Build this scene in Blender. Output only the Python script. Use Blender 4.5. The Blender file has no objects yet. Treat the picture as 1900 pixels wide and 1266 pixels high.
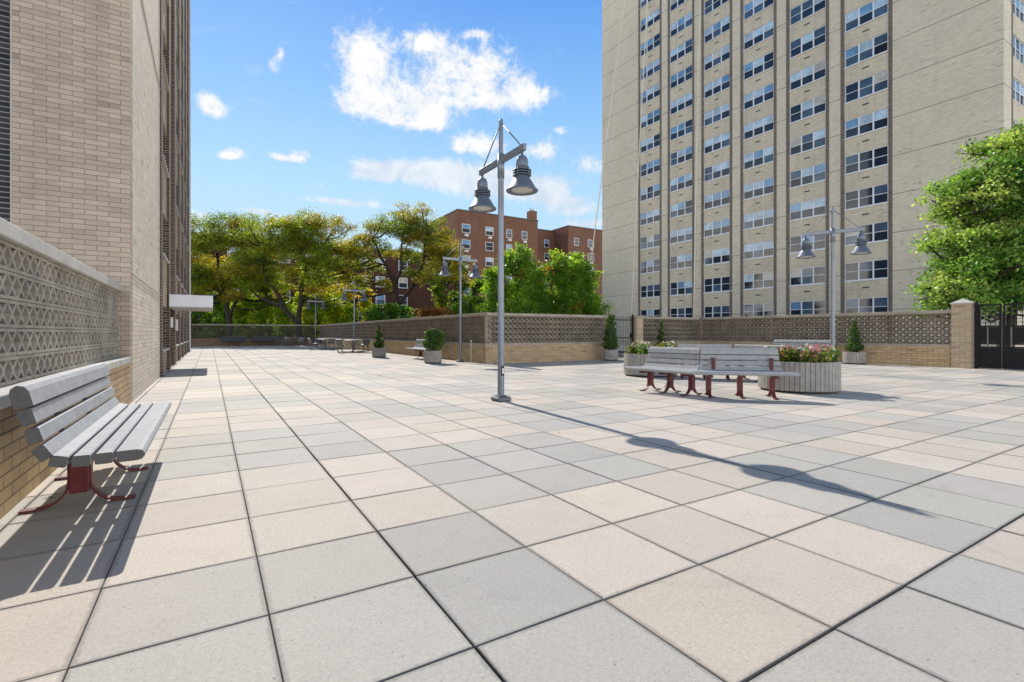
import bpy, math, random
import numpy as np
from mathutils import Vector, Matrix
R = math.radians
rng = np.random.default_rng(7)
random.seed(7)
SC = bpy.context.scene
COL = SC.collection
CH = 1.125                      # camera height (m)
YAW = R(31.35)                  # camera heading, clockwise from +Y

# ------------------------------------------------------------------ object helpers
def tag(o, label=None, cat=None, group=None, kind=None):
    if label: o['label'] = label
    if cat: o['category'] = cat
    if group: o['group'] = group
    if kind: o['kind'] = kind
    return o

def thing(name, label, cat, loc=(0, 0, 0), rz=0.0, group=None):
    o = bpy.data.objects.new(name, None)
    o.empty_display_size = 0.2
    COL.objects.link(o)
    o.location = loc
    o.rotation_euler = (0, 0, rz)
    return tag(o, label, cat, group)

def kids(o):
    return [c for c in bpy.data.objects if c.parent == o]

def dup(root, loc=None, rz=None, label=None, group=None, parent=None):
    c = root.copy()
    COL.objects.link(c)
    if parent is not None: c.parent = parent
    if loc is not None: c.location = loc
    if rz is not None: c.rotation_euler = (0, 0, rz)
    if label: c['label'] = label
    if group: c['group'] = group
    for ch in list(root.children):
        dup(ch, parent=c)
    return c

class MB:
    """collects faces, builds ONE mesh object"""
    def __init__(s):
        s.v = []; s.f = []; s.m = []; s.c = []; s.sm = []
    def add(s, vs, fs, mat=0, col=None, smooth=False, M=None):
        b = len(s.v)
        if M is not None: vs = [tuple(M @ Vector(p)) for p in vs]
        s.v.extend(vs)
        for f in fs:
            s.f.append(tuple(b + i for i in f)); s.m.append(mat); s.c.append(col); s.sm.append(smooth)
    def box(s, x0, x1, y0, y1, z0, z1, mat=0, bev=0.0, M=None, col=None):
        if x1 < x0: x0, x1 = x1, x0
        if y1 < y0: y0, y1 = y1, y0
        if bev <= 0:
            vs = [(x0,y0,z0),(x1,y0,z0),(x1,y1,z0),(x0,y1,z0),(x0,y0,z1),(x1,y0,z1),(x1,y1,z1),(x0,y1,z1)]
            s.add(vs, [(3,2,1,0),(4,5,6,7),(0,1,5,4),(1,2,6,5),(2,3,7,6),(3,0,4,7)], mat, col, False, M)
            return
        b = bev
        vs = []
        for (z, i) in ((z0, b), (z0 + b, 0), (z1 - b, 0), (z1, b)):
            for (px, py) in ((x0, y0), (x1, y0), (x1, y1), (x0, y1)):
                sx = 1 if px == x0 else -1; sy = 1 if py == y0 else -1
                vs.append((px + sx * (i + b), py + sy * i, z)); vs.append((px + sx * i, py + sy * (i + b), z))
        # order ring counterclockwise
        def ring(k):
            o = 8 * k
            return [o+1, o+0, o+2, o+3, o+5, o+4, o+6, o+7]
        fs = []
        rs = [ring(k) for k in range(4)]
        # ring order: (x0,y0)->along +x
        for k in range(3):
            a, c = rs[k], rs[k+1]
            for i in range(8):
                j = (i + 1) % 8
                fs.append((a[i], a[j], c[j], c[i]))
        fs.append(tuple(reversed(rs[0]))); fs.append(tuple(rs[3]))
        s.add(vs, fs, mat, col, False, M)
    def prism(s, poly, axis, a0, a1, mat=0, smooth=False, M=None):
        """poly 2-D points extruded along axis ('x': (y,z) ; 'y': (x,z) ; 'z': (x,y))"""
        n = len(poly)
        def p3(p, a):
            if axis == 'x': return (a, p[0], p[1])
            if axis == 'y': return (p[0], a, p[1])
            return (p[0], p[1], a)
        vs = [p3(p, a0) for p in poly] + [p3(p, a1) for p in poly]
        fs = [tuple(range(n)), tuple(reversed(range(n, 2*n)))]
        s.add(vs, fs, mat, None, False, M)
        b = len(s.v) - 2*n
        for i in range(n):
            j = (i + 1) % n
            s.f.append((b+i, b+n+i, b+n+j, b+j)); s.m.append(mat); s.c.append(None); s.sm.append(smooth)
    def lathe(s, prof, n=24, c=(0,0,0), mat=0, smooth=True, a0=0.0, a1=2*math.pi):
        vs = []; fs = []
        for (r, z) in prof:
            for i in range(n):
                a = a0 + (a1 - a0) * i / n
                vs.append((c[0] + r*math.cos(a), c[1] + r*math.sin(a), c[2] + z))
        for k in range(len(prof)-1):
            for i in range(n):
                j = (i+1) % n
                fs.append((k*n+i, k*n+j, (k+1)*n+j, (k+1)*n+i))
        s.add(vs, fs, mat, None, smooth)
    def tube(s, pts, rad, n=8, mat=0, smooth=True, caps=True):
        pts = [Vector(p) for p in pts]
        if not isinstance(rad, (list, tuple)): rad = [rad]*len(pts)
        rings = []
        t0 = (pts[1]-pts[0]).normalized()
        u = t0.orthogonal().normalized()
        vs = []
        for i, p in enumerate(pts):
            if i == 0: t = pts[1]-pts[0]
            elif i == len(pts)-1: t = pts[-1]-pts[-2]
            else: t = (pts[i+1]-pts[i]).normalized() + (pts[i]-pts[i-1]).normalized()
            t.normalize()
            u = (u - t*u.dot(t))
            if u.length < 1e-5: u = t.orthogonal()
            u.normalize(); w = t.cross(u)
            for k in range(n):
                a = 2*math.pi*k/n
                vs.append(tuple(p + (u*math.cos(a) + w*math.sin(a))*rad[i]))
        fs = []
        for i in range(len(pts)-1):
            for k in range(n):
                j = (k+1) % n
                fs.append((i*n+k, i*n+j, (i+1)*n+j, (i+1)*n+k))
        s.add(vs, fs, mat, None, smooth)
        if caps:
            b = len(s.v) - len(vs)
            s.f.append(tuple(b+k for k in reversed(range(n)))); s.m.append(mat); s.c.append(None); s.sm.append(False)
            e = b + (len(pts)-1)*n
            s.f.append(tuple(e+k for k in range(n))); s.m.append(mat); s.c.append(None); s.sm.append(False)
    def build(s, name, mats, parent=None, loc=None):
        me = bpy.data.meshes.new(name)
        me.from_pydata([tuple(p) for p in s.v], [], s.f)
        if not isinstance(mats, (list, tuple)): mats = [mats]
        for m in mats: me.materials.append(m)
        me.polygons.foreach_set('material_index', s.m)
        me.polygons.foreach_set('use_smooth', s.sm)
        if any(c is not None for c in s.c):
            at = me.attributes.new('Col', 'FLOAT_COLOR', 'FACE')
            arr = np.ones((len(s.c), 4), np.float32)
            for i, c in enumerate(s.c):
                if c is not None: arr[i, :3] = c
            at.data.foreach_set('color', arr.ravel())
        me.update()
        o = bpy.data.objects.new(name, me)
        COL.objects.link(o)
        if parent is not None: o.parent = parent
        if loc is not None: o.location = loc
        return o

def leaf_mesh(name, P, size, cols, mat, parent=None, up=0.35, aspect=0.55, loc=None):
    """P: n x 3 leaf centres -> diamond leaves with random directions, one mesh"""
    n = len(P)
    nor = rng.normal(size=(n, 3)); nor[:, 2] += up*2
    nor /= np.linalg.norm(nor, axis=1)[:, None]
    t = rng.normal(size=(n, 3)); t -= nor*(t*nor).sum(1)[:, None]
    t /= np.linalg.norm(t, axis=1)[:, None]
    b = np.cross(nor, t)
    L = (size*rng.uniform(0.65, 1.35, n))[:, None]
    W = L*aspect
    tip = P + t*L*0.5 - nor*L*0.12
    root = P - t*L*0.5 - nor*L*0.08
    l = P + b*W*0.5 - t*L*0.06; r = P - b*W*0.5 - t*L*0.06
    V = np.stack([root, r, tip, l], 1).reshape(-1, 3).astype(np.float32)
    me = bpy.data.meshes.new(name)
    me.vertices.add(4*n); me.vertices.foreach_set('co', V.ravel())
    me.loops.add(4*n); me.loops.foreach_set('vertex_index', np.arange(4*n, dtype=np.int32))
    me.polygons.add(n)
    me.polygons.foreach_set('loop_start', np.arange(0, 4*n, 4, dtype=np.int32))
    me.polygons.foreach_set('loop_total', np.full(n, 4, np.int32))
    me.update(calc_edges=True)
    at = me.attributes.new('Col', 'FLOAT_COLOR', 'FACE')
    arr = np.ones((n, 4), np.float32); arr[:, :3] = cols
    at.data.foreach_set('color', arr.ravel())
    me.materials.append(mat)
    me.validate()
    o = bpy.data.objects.new(name, me); COL.objects.link(o)
    if parent is not None: o.parent = parent
    if loc is not None: o.location = loc
    return o

# ------------------------------------------------------------------ material helpers
class NT:
    def __init__(s, tree):
        s.t = tree; s.n = tree.nodes; s.l = tree.links
    def node(s, typ, **kw):
        n = s.n.new(typ)
        ins = kw.pop('ins', {})
        for k, v in kw.items(): setattr(n, k, v)
        for k, v in ins.items(): s.put(n.inputs[k], v)
        return n
    def put(s, sock, v):
        if isinstance(v, bpy.types.NodeSocket): s.l.new(v, sock)
        else:
            if isinstance(v, (tuple, list)) and sock.type == 'RGBA' and len(v) == 3: v = (*v, 1)
            sock.default_value = v
    def math(s, op, a, b=None, c=None, clamp=False):
        n = s.node('ShaderNodeMath', operation=op, use_clamp=clamp)
        s.put(n.inputs[0], a)
        if b is not None: s.put(n.inputs[1], b)
        if c is not None: s.put(n.inputs[2], c)
        return n.outputs[0]
    def vmath(s, op, a, b=None):
        n = s.node('ShaderNodeVectorMath', operation=op)
        s.put(n.inputs[0], a)
        if b is not None: s.put(n.inputs[1], b)
        return n.outputs['Value'] if op in ('DOT_PRODUCT', 'LENGTH') else n.outputs[0]
    def mix(s, f, a, b, mode='MIX'):
        n = s.node('ShaderNodeMix', data_type='RGBA', blend_type=mode)
        s.put(n.inputs[0], f); s.put(n.inputs[6], a); s.put(n.inputs[7], b)
        return n.outputs[2]
    def noise(s, vec, scale, detail=3.0, rough=0.55, dist=0.0):
        n = s.node('ShaderNodeTexNoise', ins={'Scale': scale, 'Detail': detail, 'Roughness': rough, 'Distortion': dist})
        if vec is not None: s.put(n.inputs['Vector'], vec)
        return n.outputs['Fac']
    def ramp(s, f, a, b):
        n = s.node('ShaderNodeMapRange', interpolation_type='SMOOTHSTEP')
        s.put(n.inputs[0], f); n.inputs[1].default_value = a; n.inputs[2].default_value = b
        return n.outputs[0]
    def bump(s, h, strength=0.3, dist=0.01):
        n = s.node('ShaderNodeBump', ins={'Strength': strength, 'Distance': dist, 'Height': h})
        return n.outputs[0]

def newmat(name):
    m = bpy.data.materials.new(name); m.use_nodes = True
    m.node_tree.nodes.clear()
    k = NT(m.node_tree)
    out = k.node('ShaderNodeOutputMaterial')
    b = k.node('ShaderNodeBsdfPrincipled')
    k.l.new(b.outputs[0], out.inputs[0])
    return m, k, b, out

def pos(k):
    return k.node('ShaderNodeNewGeometry').outputs['Position']
def objc(k):
    return k.node('ShaderNodeTexCoord').outputs['Object']

def simple(name, col, rough=0.6, metal=0.0, var=0.15, scale=6.0, bump=0.0, bscale=60.0, spec=0.5):
    m, k, b, out = newmat(name)
    p = pos(k)
    n = k.noise(p, scale, 4)
    n2 = k.noise(p, scale*9, 3)
    f = k.math('ADD', k.math('MULTIPLY', n, 0.65), k.math('MULTIPLY', n2, 0.35))
    f = k.ramp(f, 0.3, 0.7)
    c = k.mix(f, tuple(x*(1-var) for x in col), tuple(min(1, x*(1+var)) for x in col))
    k.put(b.inputs['Base Color'], c)
    b.inputs['Roughness'].default_value = rough
    b.inputs['Metallic'].default_value = metal
    b.inputs['Specular IOR Level'].default_value = spec
    if bump > 0:
        k.put(b.inputs['Normal'], k.bump(k.noise(p, bscale, 3), bump, 0.005))
    return m

def brick_mat(name, c1, c2, mortar, bw=0.29, bh=0.0775, ms=0.010, bump=0.5, stain=0.25, jz=None, jz0=0.0, tint=None):
    m, k, b, out = newmat(name)
    p = pos(k)
    sp = k.node('ShaderNodeSeparateXYZ', ins={0: p})
    u = k.math('ADD', sp.outputs[0], sp.outputs[1])
    v = k.node('ShaderNodeCombineXYZ', ins={0: u, 1: sp.outputs[2], 2: 0.0}).outputs[0]
    # slight wobble so that courses are not ruler straight
    wob = k.noise(p, 1.7, 2)
    v = k.vmath('ADD', v, k.node('ShaderNodeCombineXYZ', ins={0: 0.0, 1: k.math('MULTIPLY', wob, 0.006), 2: 0.0}).outputs[0])
    bt = k.node('ShaderNodeTexBrick', offset=0.5, ins={'Vector': v, 'Color1': c1, 'Color2': c2, 'Mortar': mortar, 'Scale': 1.0,
              'Mortar Size': ms*0.5, 'Mortar Smooth': 0.3, 'Bias': 0.0, 'Brick Width': bw, 'Row Height': bh})
    # per brick variation
    cell = k.node('ShaderNodeTexWhiteNoise', noise_dimensions='2D')
    row = k.math('FLOOR', k.math('DIVIDE', sp.outputs[2], bh))
    colm = k.math('FLOOR', k.math('DIVIDE', k.math('ADD', u, k.math('MULTIPLY', k.math('MODULO', row, 2.0), bw*0.5)), bw))
    k.put(cell.inputs[0], k.node('ShaderNodeCombineXYZ', ins={0: colm, 1: row, 2: 0.0}).outputs[0])
    big = k.noise(p, 0.45, 5, 0.6)
    fine = k.noise(p, 38.0, 4, 0.7)
    val = k.math('ADD', 1.0 - stain*0.5 - 0.08, k.math('MULTIPLY', big, stain))
    val = k.math('ADD', val, k.math('MULTIPLY', fine, 0.16))
    val = k.math('ADD', val, k.math('MULTIPLY', k.math('SUBTRACT', cell.outputs[0], 0.5), 0.14))
    odd = k.math('GREATER_THAN', cell.outputs[0], 0.985)
    val = k.math('MULTIPLY', val, k.math('SUBTRACT', 1.0, k.math('MULTIPLY', odd, 0.30)))
    blot = k.ramp(k.noise(p, 3.2, 5, 0.7, 0.4), 0.66, 0.80)
    val = k.math('MULTIPLY', val, k.math('SUBTRACT', 1.0, k.math('MULTIPLY', blot, stain*0.8)))
    # streaks running down
    sv = k.vmath('MULTIPLY', p, (1.0, 1.0, 0.07))
    st = k.ramp(k.noise(sv, 2.3, 4, 0.6), 0.48, 0.75)
    val = k.math('SUBTRACT', val, k.math('MULTIPLY', st, stain*0.35))
    if jz:
        fr = k.math('FRACT', k.math('DIVIDE', k.math('SUBTRACT', sp.outputs[2], jz0), jz))
        ln = k.math('LESS_THAN', fr, 0.022)
        val = k.math('MULTIPLY', val, k.math('SUBTRACT', 1.0, k.math('MULTIPLY', ln, 0.5)))
    c = k.mix(1.0, bt.outputs[0], k.node('ShaderNodeCombineColor', ins={0: val, 1: val, 2: val}).outputs[0], 'MULTIPLY')
    k.put(b.inputs['Base Color'], c)
    b.inputs['Roughness'].default_value = 0.85
    b.inputs['Specular IOR Level'].default_value = 0.25
    h = k.math('ADD', k.math('MULTIPLY', bt.outputs[1], -1.0), k.math('MULTIPLY', fine, 0.35))
    k.put(b.inputs['Normal'], k.bump(h, bump, 0.006))
    return m

def leaf_mat(name, trans=0.45, rough=0.5, tint=(3.2, 2.9, 0.9, 1)):
    m, k, b, out = newmat(name)
    at = k.node('ShaderNodeAttribute', attribute_name='Col')
    c = at.outputs['Color']
    k.put(b.inputs['Base Color'], c)
    b.inputs['Roughness'].default_value = rough
    b.inputs['Specular IOR Level'].default_value = 0.35
    tr = k.node('ShaderNodeBsdfTranslucent')
    k.put(tr.inputs[0], k.mix(1.0, c, tint, 'MULTIPLY'))
    mx = k.node('ShaderNodeMixShader', ins={0: trans})
    k.l.new(b.outputs[0], mx.inputs[1]); k.l.new(tr.outputs[0], mx.inputs[2])
    k.l.new(mx.outputs[0], out.inputs[0])
    return m

def glass_mat(name, col, rough=0.06, spec=0.8):
    m, k, b, out = newmat(name)
    p = pos(k)
    n = k.noise(p, 0.9, 3)
    c = k.mix(k.ramp(n, 0.3, 0.7), tuple(x*0.75 for x in col), tuple(x*1.25 for x in col))
    k.put(b.inputs['Base Color'], c)
    b.inputs['Roughness'].default_value = rough
    b.inputs['Specular IOR Level'].default_value = spec
    k.put(b.inputs['Normal'], k.bump(k.noise(p, 1.3, 2), 0.04, 0.02))
    return m

M = {}
M['tan_brick'] = brick_mat('tan_brick', (0.40, 0.315, 0.215), (0.47, 0.375, 0.265), (0.22, 0.185, 0.15), stain=0.28)
M['gold_brick'] = brick_mat('gold_brick', (0.42, 0.30, 0.17), (0.50, 0.37, 0.22), (0.17, 0.135, 0.10), bw=0.30, bh=0.085, ms=0.013, stain=0.35)
M['sunlit_brick'] = brick_mat('sunlit_brick', (0.62, 0.54, 0.44), (0.70, 0.615, 0.505), (0.46, 0.40, 0.33), stain=0.25, bump=0.8)  # brighter copy of the tan brick; grazing sun on the side wall put into colour
M['grey_brick'] = brick_mat('grey_brick', (0.39, 0.32, 0.25), (0.47, 0.39, 0.31), (0.20, 0.165, 0.135), stain=0.3)
M['tower_brick'] = brick_mat('tower_brick', (0.66, 0.60, 0.48), (0.70, 0.635, 0.51), (0.58, 0.525, 0.415), stain=0.14, jz=2.74, jz0=5.55, bump=0.3)
M['tower_panel'] = brick_mat('tower_panel', (0.61, 0.54, 0.42), (0.68, 0.605, 0.475), (0.50, 0.445, 0.355), stain=0.38, bump=0.3)
M['tower_dark'] = brick_mat('tower_dark', (0.11, 0.085, 0.075), (0.155, 0.125, 0.11), (0.33, 0.29, 0.25), bw=0.24, bh=0.12, ms=0.03, stain=0.2)
M['dark_brick'] = brick_mat('dark_brick', (0.05, 0.032, 0.026), (0.095, 0.06, 0.048), (0.36, 0.31, 0.26), bw=0.22, bh=0.0775, ms=0.016, stain=0.2)
M['blue_brick'] = brick_mat('blue_brick', (0.028, 0.03, 0.045), (0.05, 0.048, 0.06), (0.30, 0.27, 0.25), bw=0.29, bh=0.0775, ms=0.017, stain=0.2)
M['red_brick'] = brick_mat('red_brick', (0.185, 0.09, 0.062), (0.245, 0.124, 0.086), (0.25, 0.15, 0.11), bw=0.24, bh=0.085, stain=0.5, bump=0.3)
M['maroon_brick'] = brick_mat('maroon_brick', (0.065, 0.028, 0.022), (0.09, 0.04, 0.03), (0.065, 0.042, 0.033), bw=0.24, bh=0.085, stain=0.4, bump=0.3)
M['concrete'] = simple('concrete', (0.46, 0.44, 0.40), 0.85, var=0.16, scale=3.0, bump=0.5, bscale=90)
M['block'] = simple('block', (0.33, 0.295, 0.25), 0.9, var=0.28, scale=2.2, bump=0.6, bscale=110)
M['block_dark'] = simple('block_dark', (0.20, 0.165, 0.125), 0.9, var=0.3, scale=2.2, bump=0.6, bscale=110)  # darker copy of block; shade on the far screens is put into the colour
M['coping_brown'] = simple('coping_brown', (0.33, 0.29, 0.23), 0.85, var=0.2, scale=2.0, bump=0.5, bscale=90)
M['pole'] = simple('pole', (0.185, 0.21, 0.255), 0.42, metal=0.35, var=0.08, scale=8, bump=0.05)
M['pole_dark'] = simple('pole_dark', (0.13, 0.135, 0.15), 0.5, metal=0.3, var=0.1, scale=9)
M['lamp_blue'] = simple('lamp_blue', (0.135, 0.16, 0.205), 0.45, metal=0.3, var=0.08, scale=10)
M['lens'] = simple('lens', (0.62, 0.60, 0.52), 0.2, var=0.3, scale=40, bump=0.8, bscale=120)
M['slat'] = simple('slat', (0.33, 0.335, 0.34), 0.7, var=0.13, scale=11, bump=0.25, bscale=240, spec=0.3)
M['slat_shade'] = simple('slat_shade', (0.075, 0.075, 0.085), 0.7, var=0.15, scale=14)  # darker copy of slat; tree shade on the far benches painted in
M['brick_shade'] = brick_mat('brick_shade', (0.20, 0.135, 0.085), (0.25, 0.175, 0.115), (0.10, 0.08, 0.06), bw=0.30, bh=0.085, ms=0.013, stain=0.35)  # far-wall brick darkened: the shade under the trees is in the colour
M['block_shade'] = simple('block_shade', (0.075, 0.066, 0.055), 0.9, var=0.3, scale=2.2)  # far-wall block, darkened the same way to carry the shade
M['slat_end'] = simple('slat_end', (0.11, 0.11, 0.11), 0.8, var=0.15, scale=30)
M['red_steel'] = simple('red_steel', (0.105, 0.014, 0.02), 0.45, var=0.3, scale=12, spec=0.4)
M['planter'] = simple('planter', (0.29, 0.275, 0.25), 0.75, var=0.2, scale=7, bump=0.25, bscale=120)
M['black_base'] = simple('black_base', (0.02, 0.02, 0.022), 0.7, var=0.2)
M['soil'] = simple('soil', (0.05, 0.035, 0.025), 0.95, var=0.4, scale=20, bump=0.8)
M['black_steel'] = simple('black_steel', (0.010, 0.011, 0.014), 0.5, var=0.25, scale=5, spec=0.2)
M['steel_grey'] = simple('steel_grey', (0.15, 0.15, 0.15), 0.5, metal=0.4, var=0.15, scale=12)
M['white_paint'] = simple('white_paint', (0.72, 0.72, 0.73), 0.5, var=0.06, scale=3)
M['white_metal'] = simple('white_metal', (0.74, 0.76, 0.80), 0.45, var=0.05, scale=3)
M['bark'] = simple('bark', (0.036, 0.028, 0.023), 0.95, var=0.4, scale=5, bump=0.9, bscale=14)
M['leaf'] = leaf_mat('leaf', 0.5, 0.38)
M['leaf_fresh'] = leaf_mat('leaf_fresh', 0.38, 0.42, (2.4, 2.5, 1.0, 1))
M['leaf_thick'] = leaf_mat('leaf_thick', 0.25)
M['petal'] = leaf_mat('petal', 0.25, 0.6, (1.1, 1.1, 1.1, 1))
M['pane_dark'] = glass_mat('pane_dark', (0.016, 0.028, 0.052), 0.05, 0.4)
M['pane_mid'] = glass_mat('pane_mid', (0.06, 0.105, 0.17), 0.08, 0.4)  # pane colours tinted blue to carry the sky reflection
M['pane_blue'] = glass_mat('pane_blue', (0.15, 0.31, 0.52), 0.08, 0.5)
M['pane_pale'] = glass_mat('pane_pale', (0.42, 0.56, 0.70), 0.15, 0.4)
M['pane_curtain'] = glass_mat('pane_curtain', (0.46, 0.45, 0.41), 0.25, 0.6)
M['rope'] = simple('rope', (0.80, 0.75, 0.62), 0.8, var=0.1)
M['roof'] = simple('roof', (0.16, 0.12, 0.10), 0.9, var=0.2)
M['door'] = simple('door', (0.03, 0.032, 0.036), 0.35, var=0.2)

def paving_mat():
    m, k, b, out = newmat('paving')
    p = pos(k)
    at = k.node('ShaderNodeAttribute', attribute_name='Col').outputs['Color']
    sp = k.noise(p, 62.0, 5, 0.85)
    sp2 = k.noise(p, 170.0, 2, 0.7)
    big = k.noise(p, 0.7, 5, 0.65)
    mid = k.noise(p, 5.0, 6, 0.75)
    v = k.math('ADD', 0.22, k.math('MULTIPLY', sp, 0.85))
    v = k.math('ADD', v, k.math('MULTIPLY', sp2, 0.28))
    v = k.math('ADD', v, k.math('MULTIPLY', big, 0.20))
    v = k.math('ADD', v, k.math('MULTIPLY', mid, 0.18))
    dark = k.ramp(k.noise(p, 48.0, 2, 0.5), 0.66, 0.76)
    v = k.math('MULTIPLY', v, k.math('SUBTRACT', 1.0, k.math('MULTIPLY', dark, 0.40)))
    spot = k.node('ShaderNodeTexVoronoi', ins={'Scale': 1.9, 'Vector': p})
    sd = k.ramp(spot.outputs['Distance'], 0.026, 0.014)
    v = k.math('MULTIPLY', v, k.math('SUBTRACT', 1.0, k.math('MULTIPLY', sd, 0.65)))
    light = k.ramp(k.noise(p, 75.0, 2, 0.5), 0.66, 0.74)
    v = k.math('ADD', v, k.math('MULTIPLY', light, 0.20))
    # dirt creeping in from the joints, broken up by noise
    sx = k.node('ShaderNodeSeparateXYZ', ins={0: p})
    def edge(c_, o_):
        fr = k.math('FRACT', k.math('DIVIDE', k.math('SUBTRACT', c_, o_), 0.6096))
        return k.math('MINIMUM', fr, k.math('SUBTRACT', 1.0, fr))
    ed = k.math('MINIMUM', edge(sx.outputs[0], -0.667*0.6096), edge(sx.outputs[1], 3.605*0.6096))
    wid = k.math('MULTIPLY', k.math('ADD', k.noise(p, 26.0, 4, 0.7), k.math('SUBTRACT', mid, 0.5)), 0.055)
    dirt = k.math('MULTIPLY', k.ramp(k.math('SUBTRACT', ed, wid), 0.012, -0.012), 0.27)
    v = k.math('MULTIPLY', v, k.math('SUBTRACT', 1.0, dirt))
    stain = k.math('MULTIPLY', k.ramp(k.noise(p, 1.6, 6, 0.7, 0.5), 0.56, 0.74), 0.13)
    v = k.math('MULTIPLY', v, k.math('SUBTRACT', 1.0, stain))
    c = k.mix(1.0, at, k.node('ShaderNodeCombineColor', ins={0: v, 1: v, 2: v}).outputs[0], 'MULTIPLY')
    k.put(b.inputs['Base Color'], c)
    b.inputs['Roughness'].default_value = 0.8
    b.inputs['Specular IOR Level'].default_value = 0.3
    k.put(b.inputs['Normal'], k.bump(k.math('ADD', sp, k.math('MULTIPLY', mid, 0.4)), 0.55, 0.004))
    return m
M['paving'] = paving_mat()
M['joint'] = simple('joint', (0.075, 0.062, 0.05), 0.95, var=0.4, scale=14)
M['ground'] = simple('ground', (0.075, 0.085, 0.05), 0.95, var=0.4, scale=0.6, bump=0.4)
M['asphalt'] = simple('asphalt', (0.09, 0.09, 0.09), 0.9, var=0.25, scale=2.0, bump=0.4)

# ------------------------------------------------------------------ camera, sun, sky
cam = bpy.data.cameras.new('camera'); co = bpy.data.objects.new('camera', cam); COL.objects.link(co)
co.location = (0, 0, CH); co.rotation_euler = (R(90), 0, -YAW)
cam.sensor_width = 36; cam.lens = 921/1900*36
cam.shift_y = -(633-618.3)/1900; cam.clip_end = 3000; cam.clip_start = 0.05
SC.camera = co
SUN_AZ = R(3.5); SUN_EL = R(38.5)
sun = bpy.data.lights.new('sun', 'SUN'); so = bpy.data.objects.new('sun', sun); COL.objects.link(so)
sd = Vector((math.sin(SUN_AZ)*math.cos(SUN_EL), math.cos(SUN_AZ)*math.cos(SUN_EL), math.sin(SUN_EL)))
so.rotation_euler = sd.to_track_quat('Z', 'Y').to_euler(); so.location = (0, 60, 60)
sun.energy = 5.0; sun.angle = R(0.5); sun.color = (1.0, 0.95, 0.88)

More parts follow.
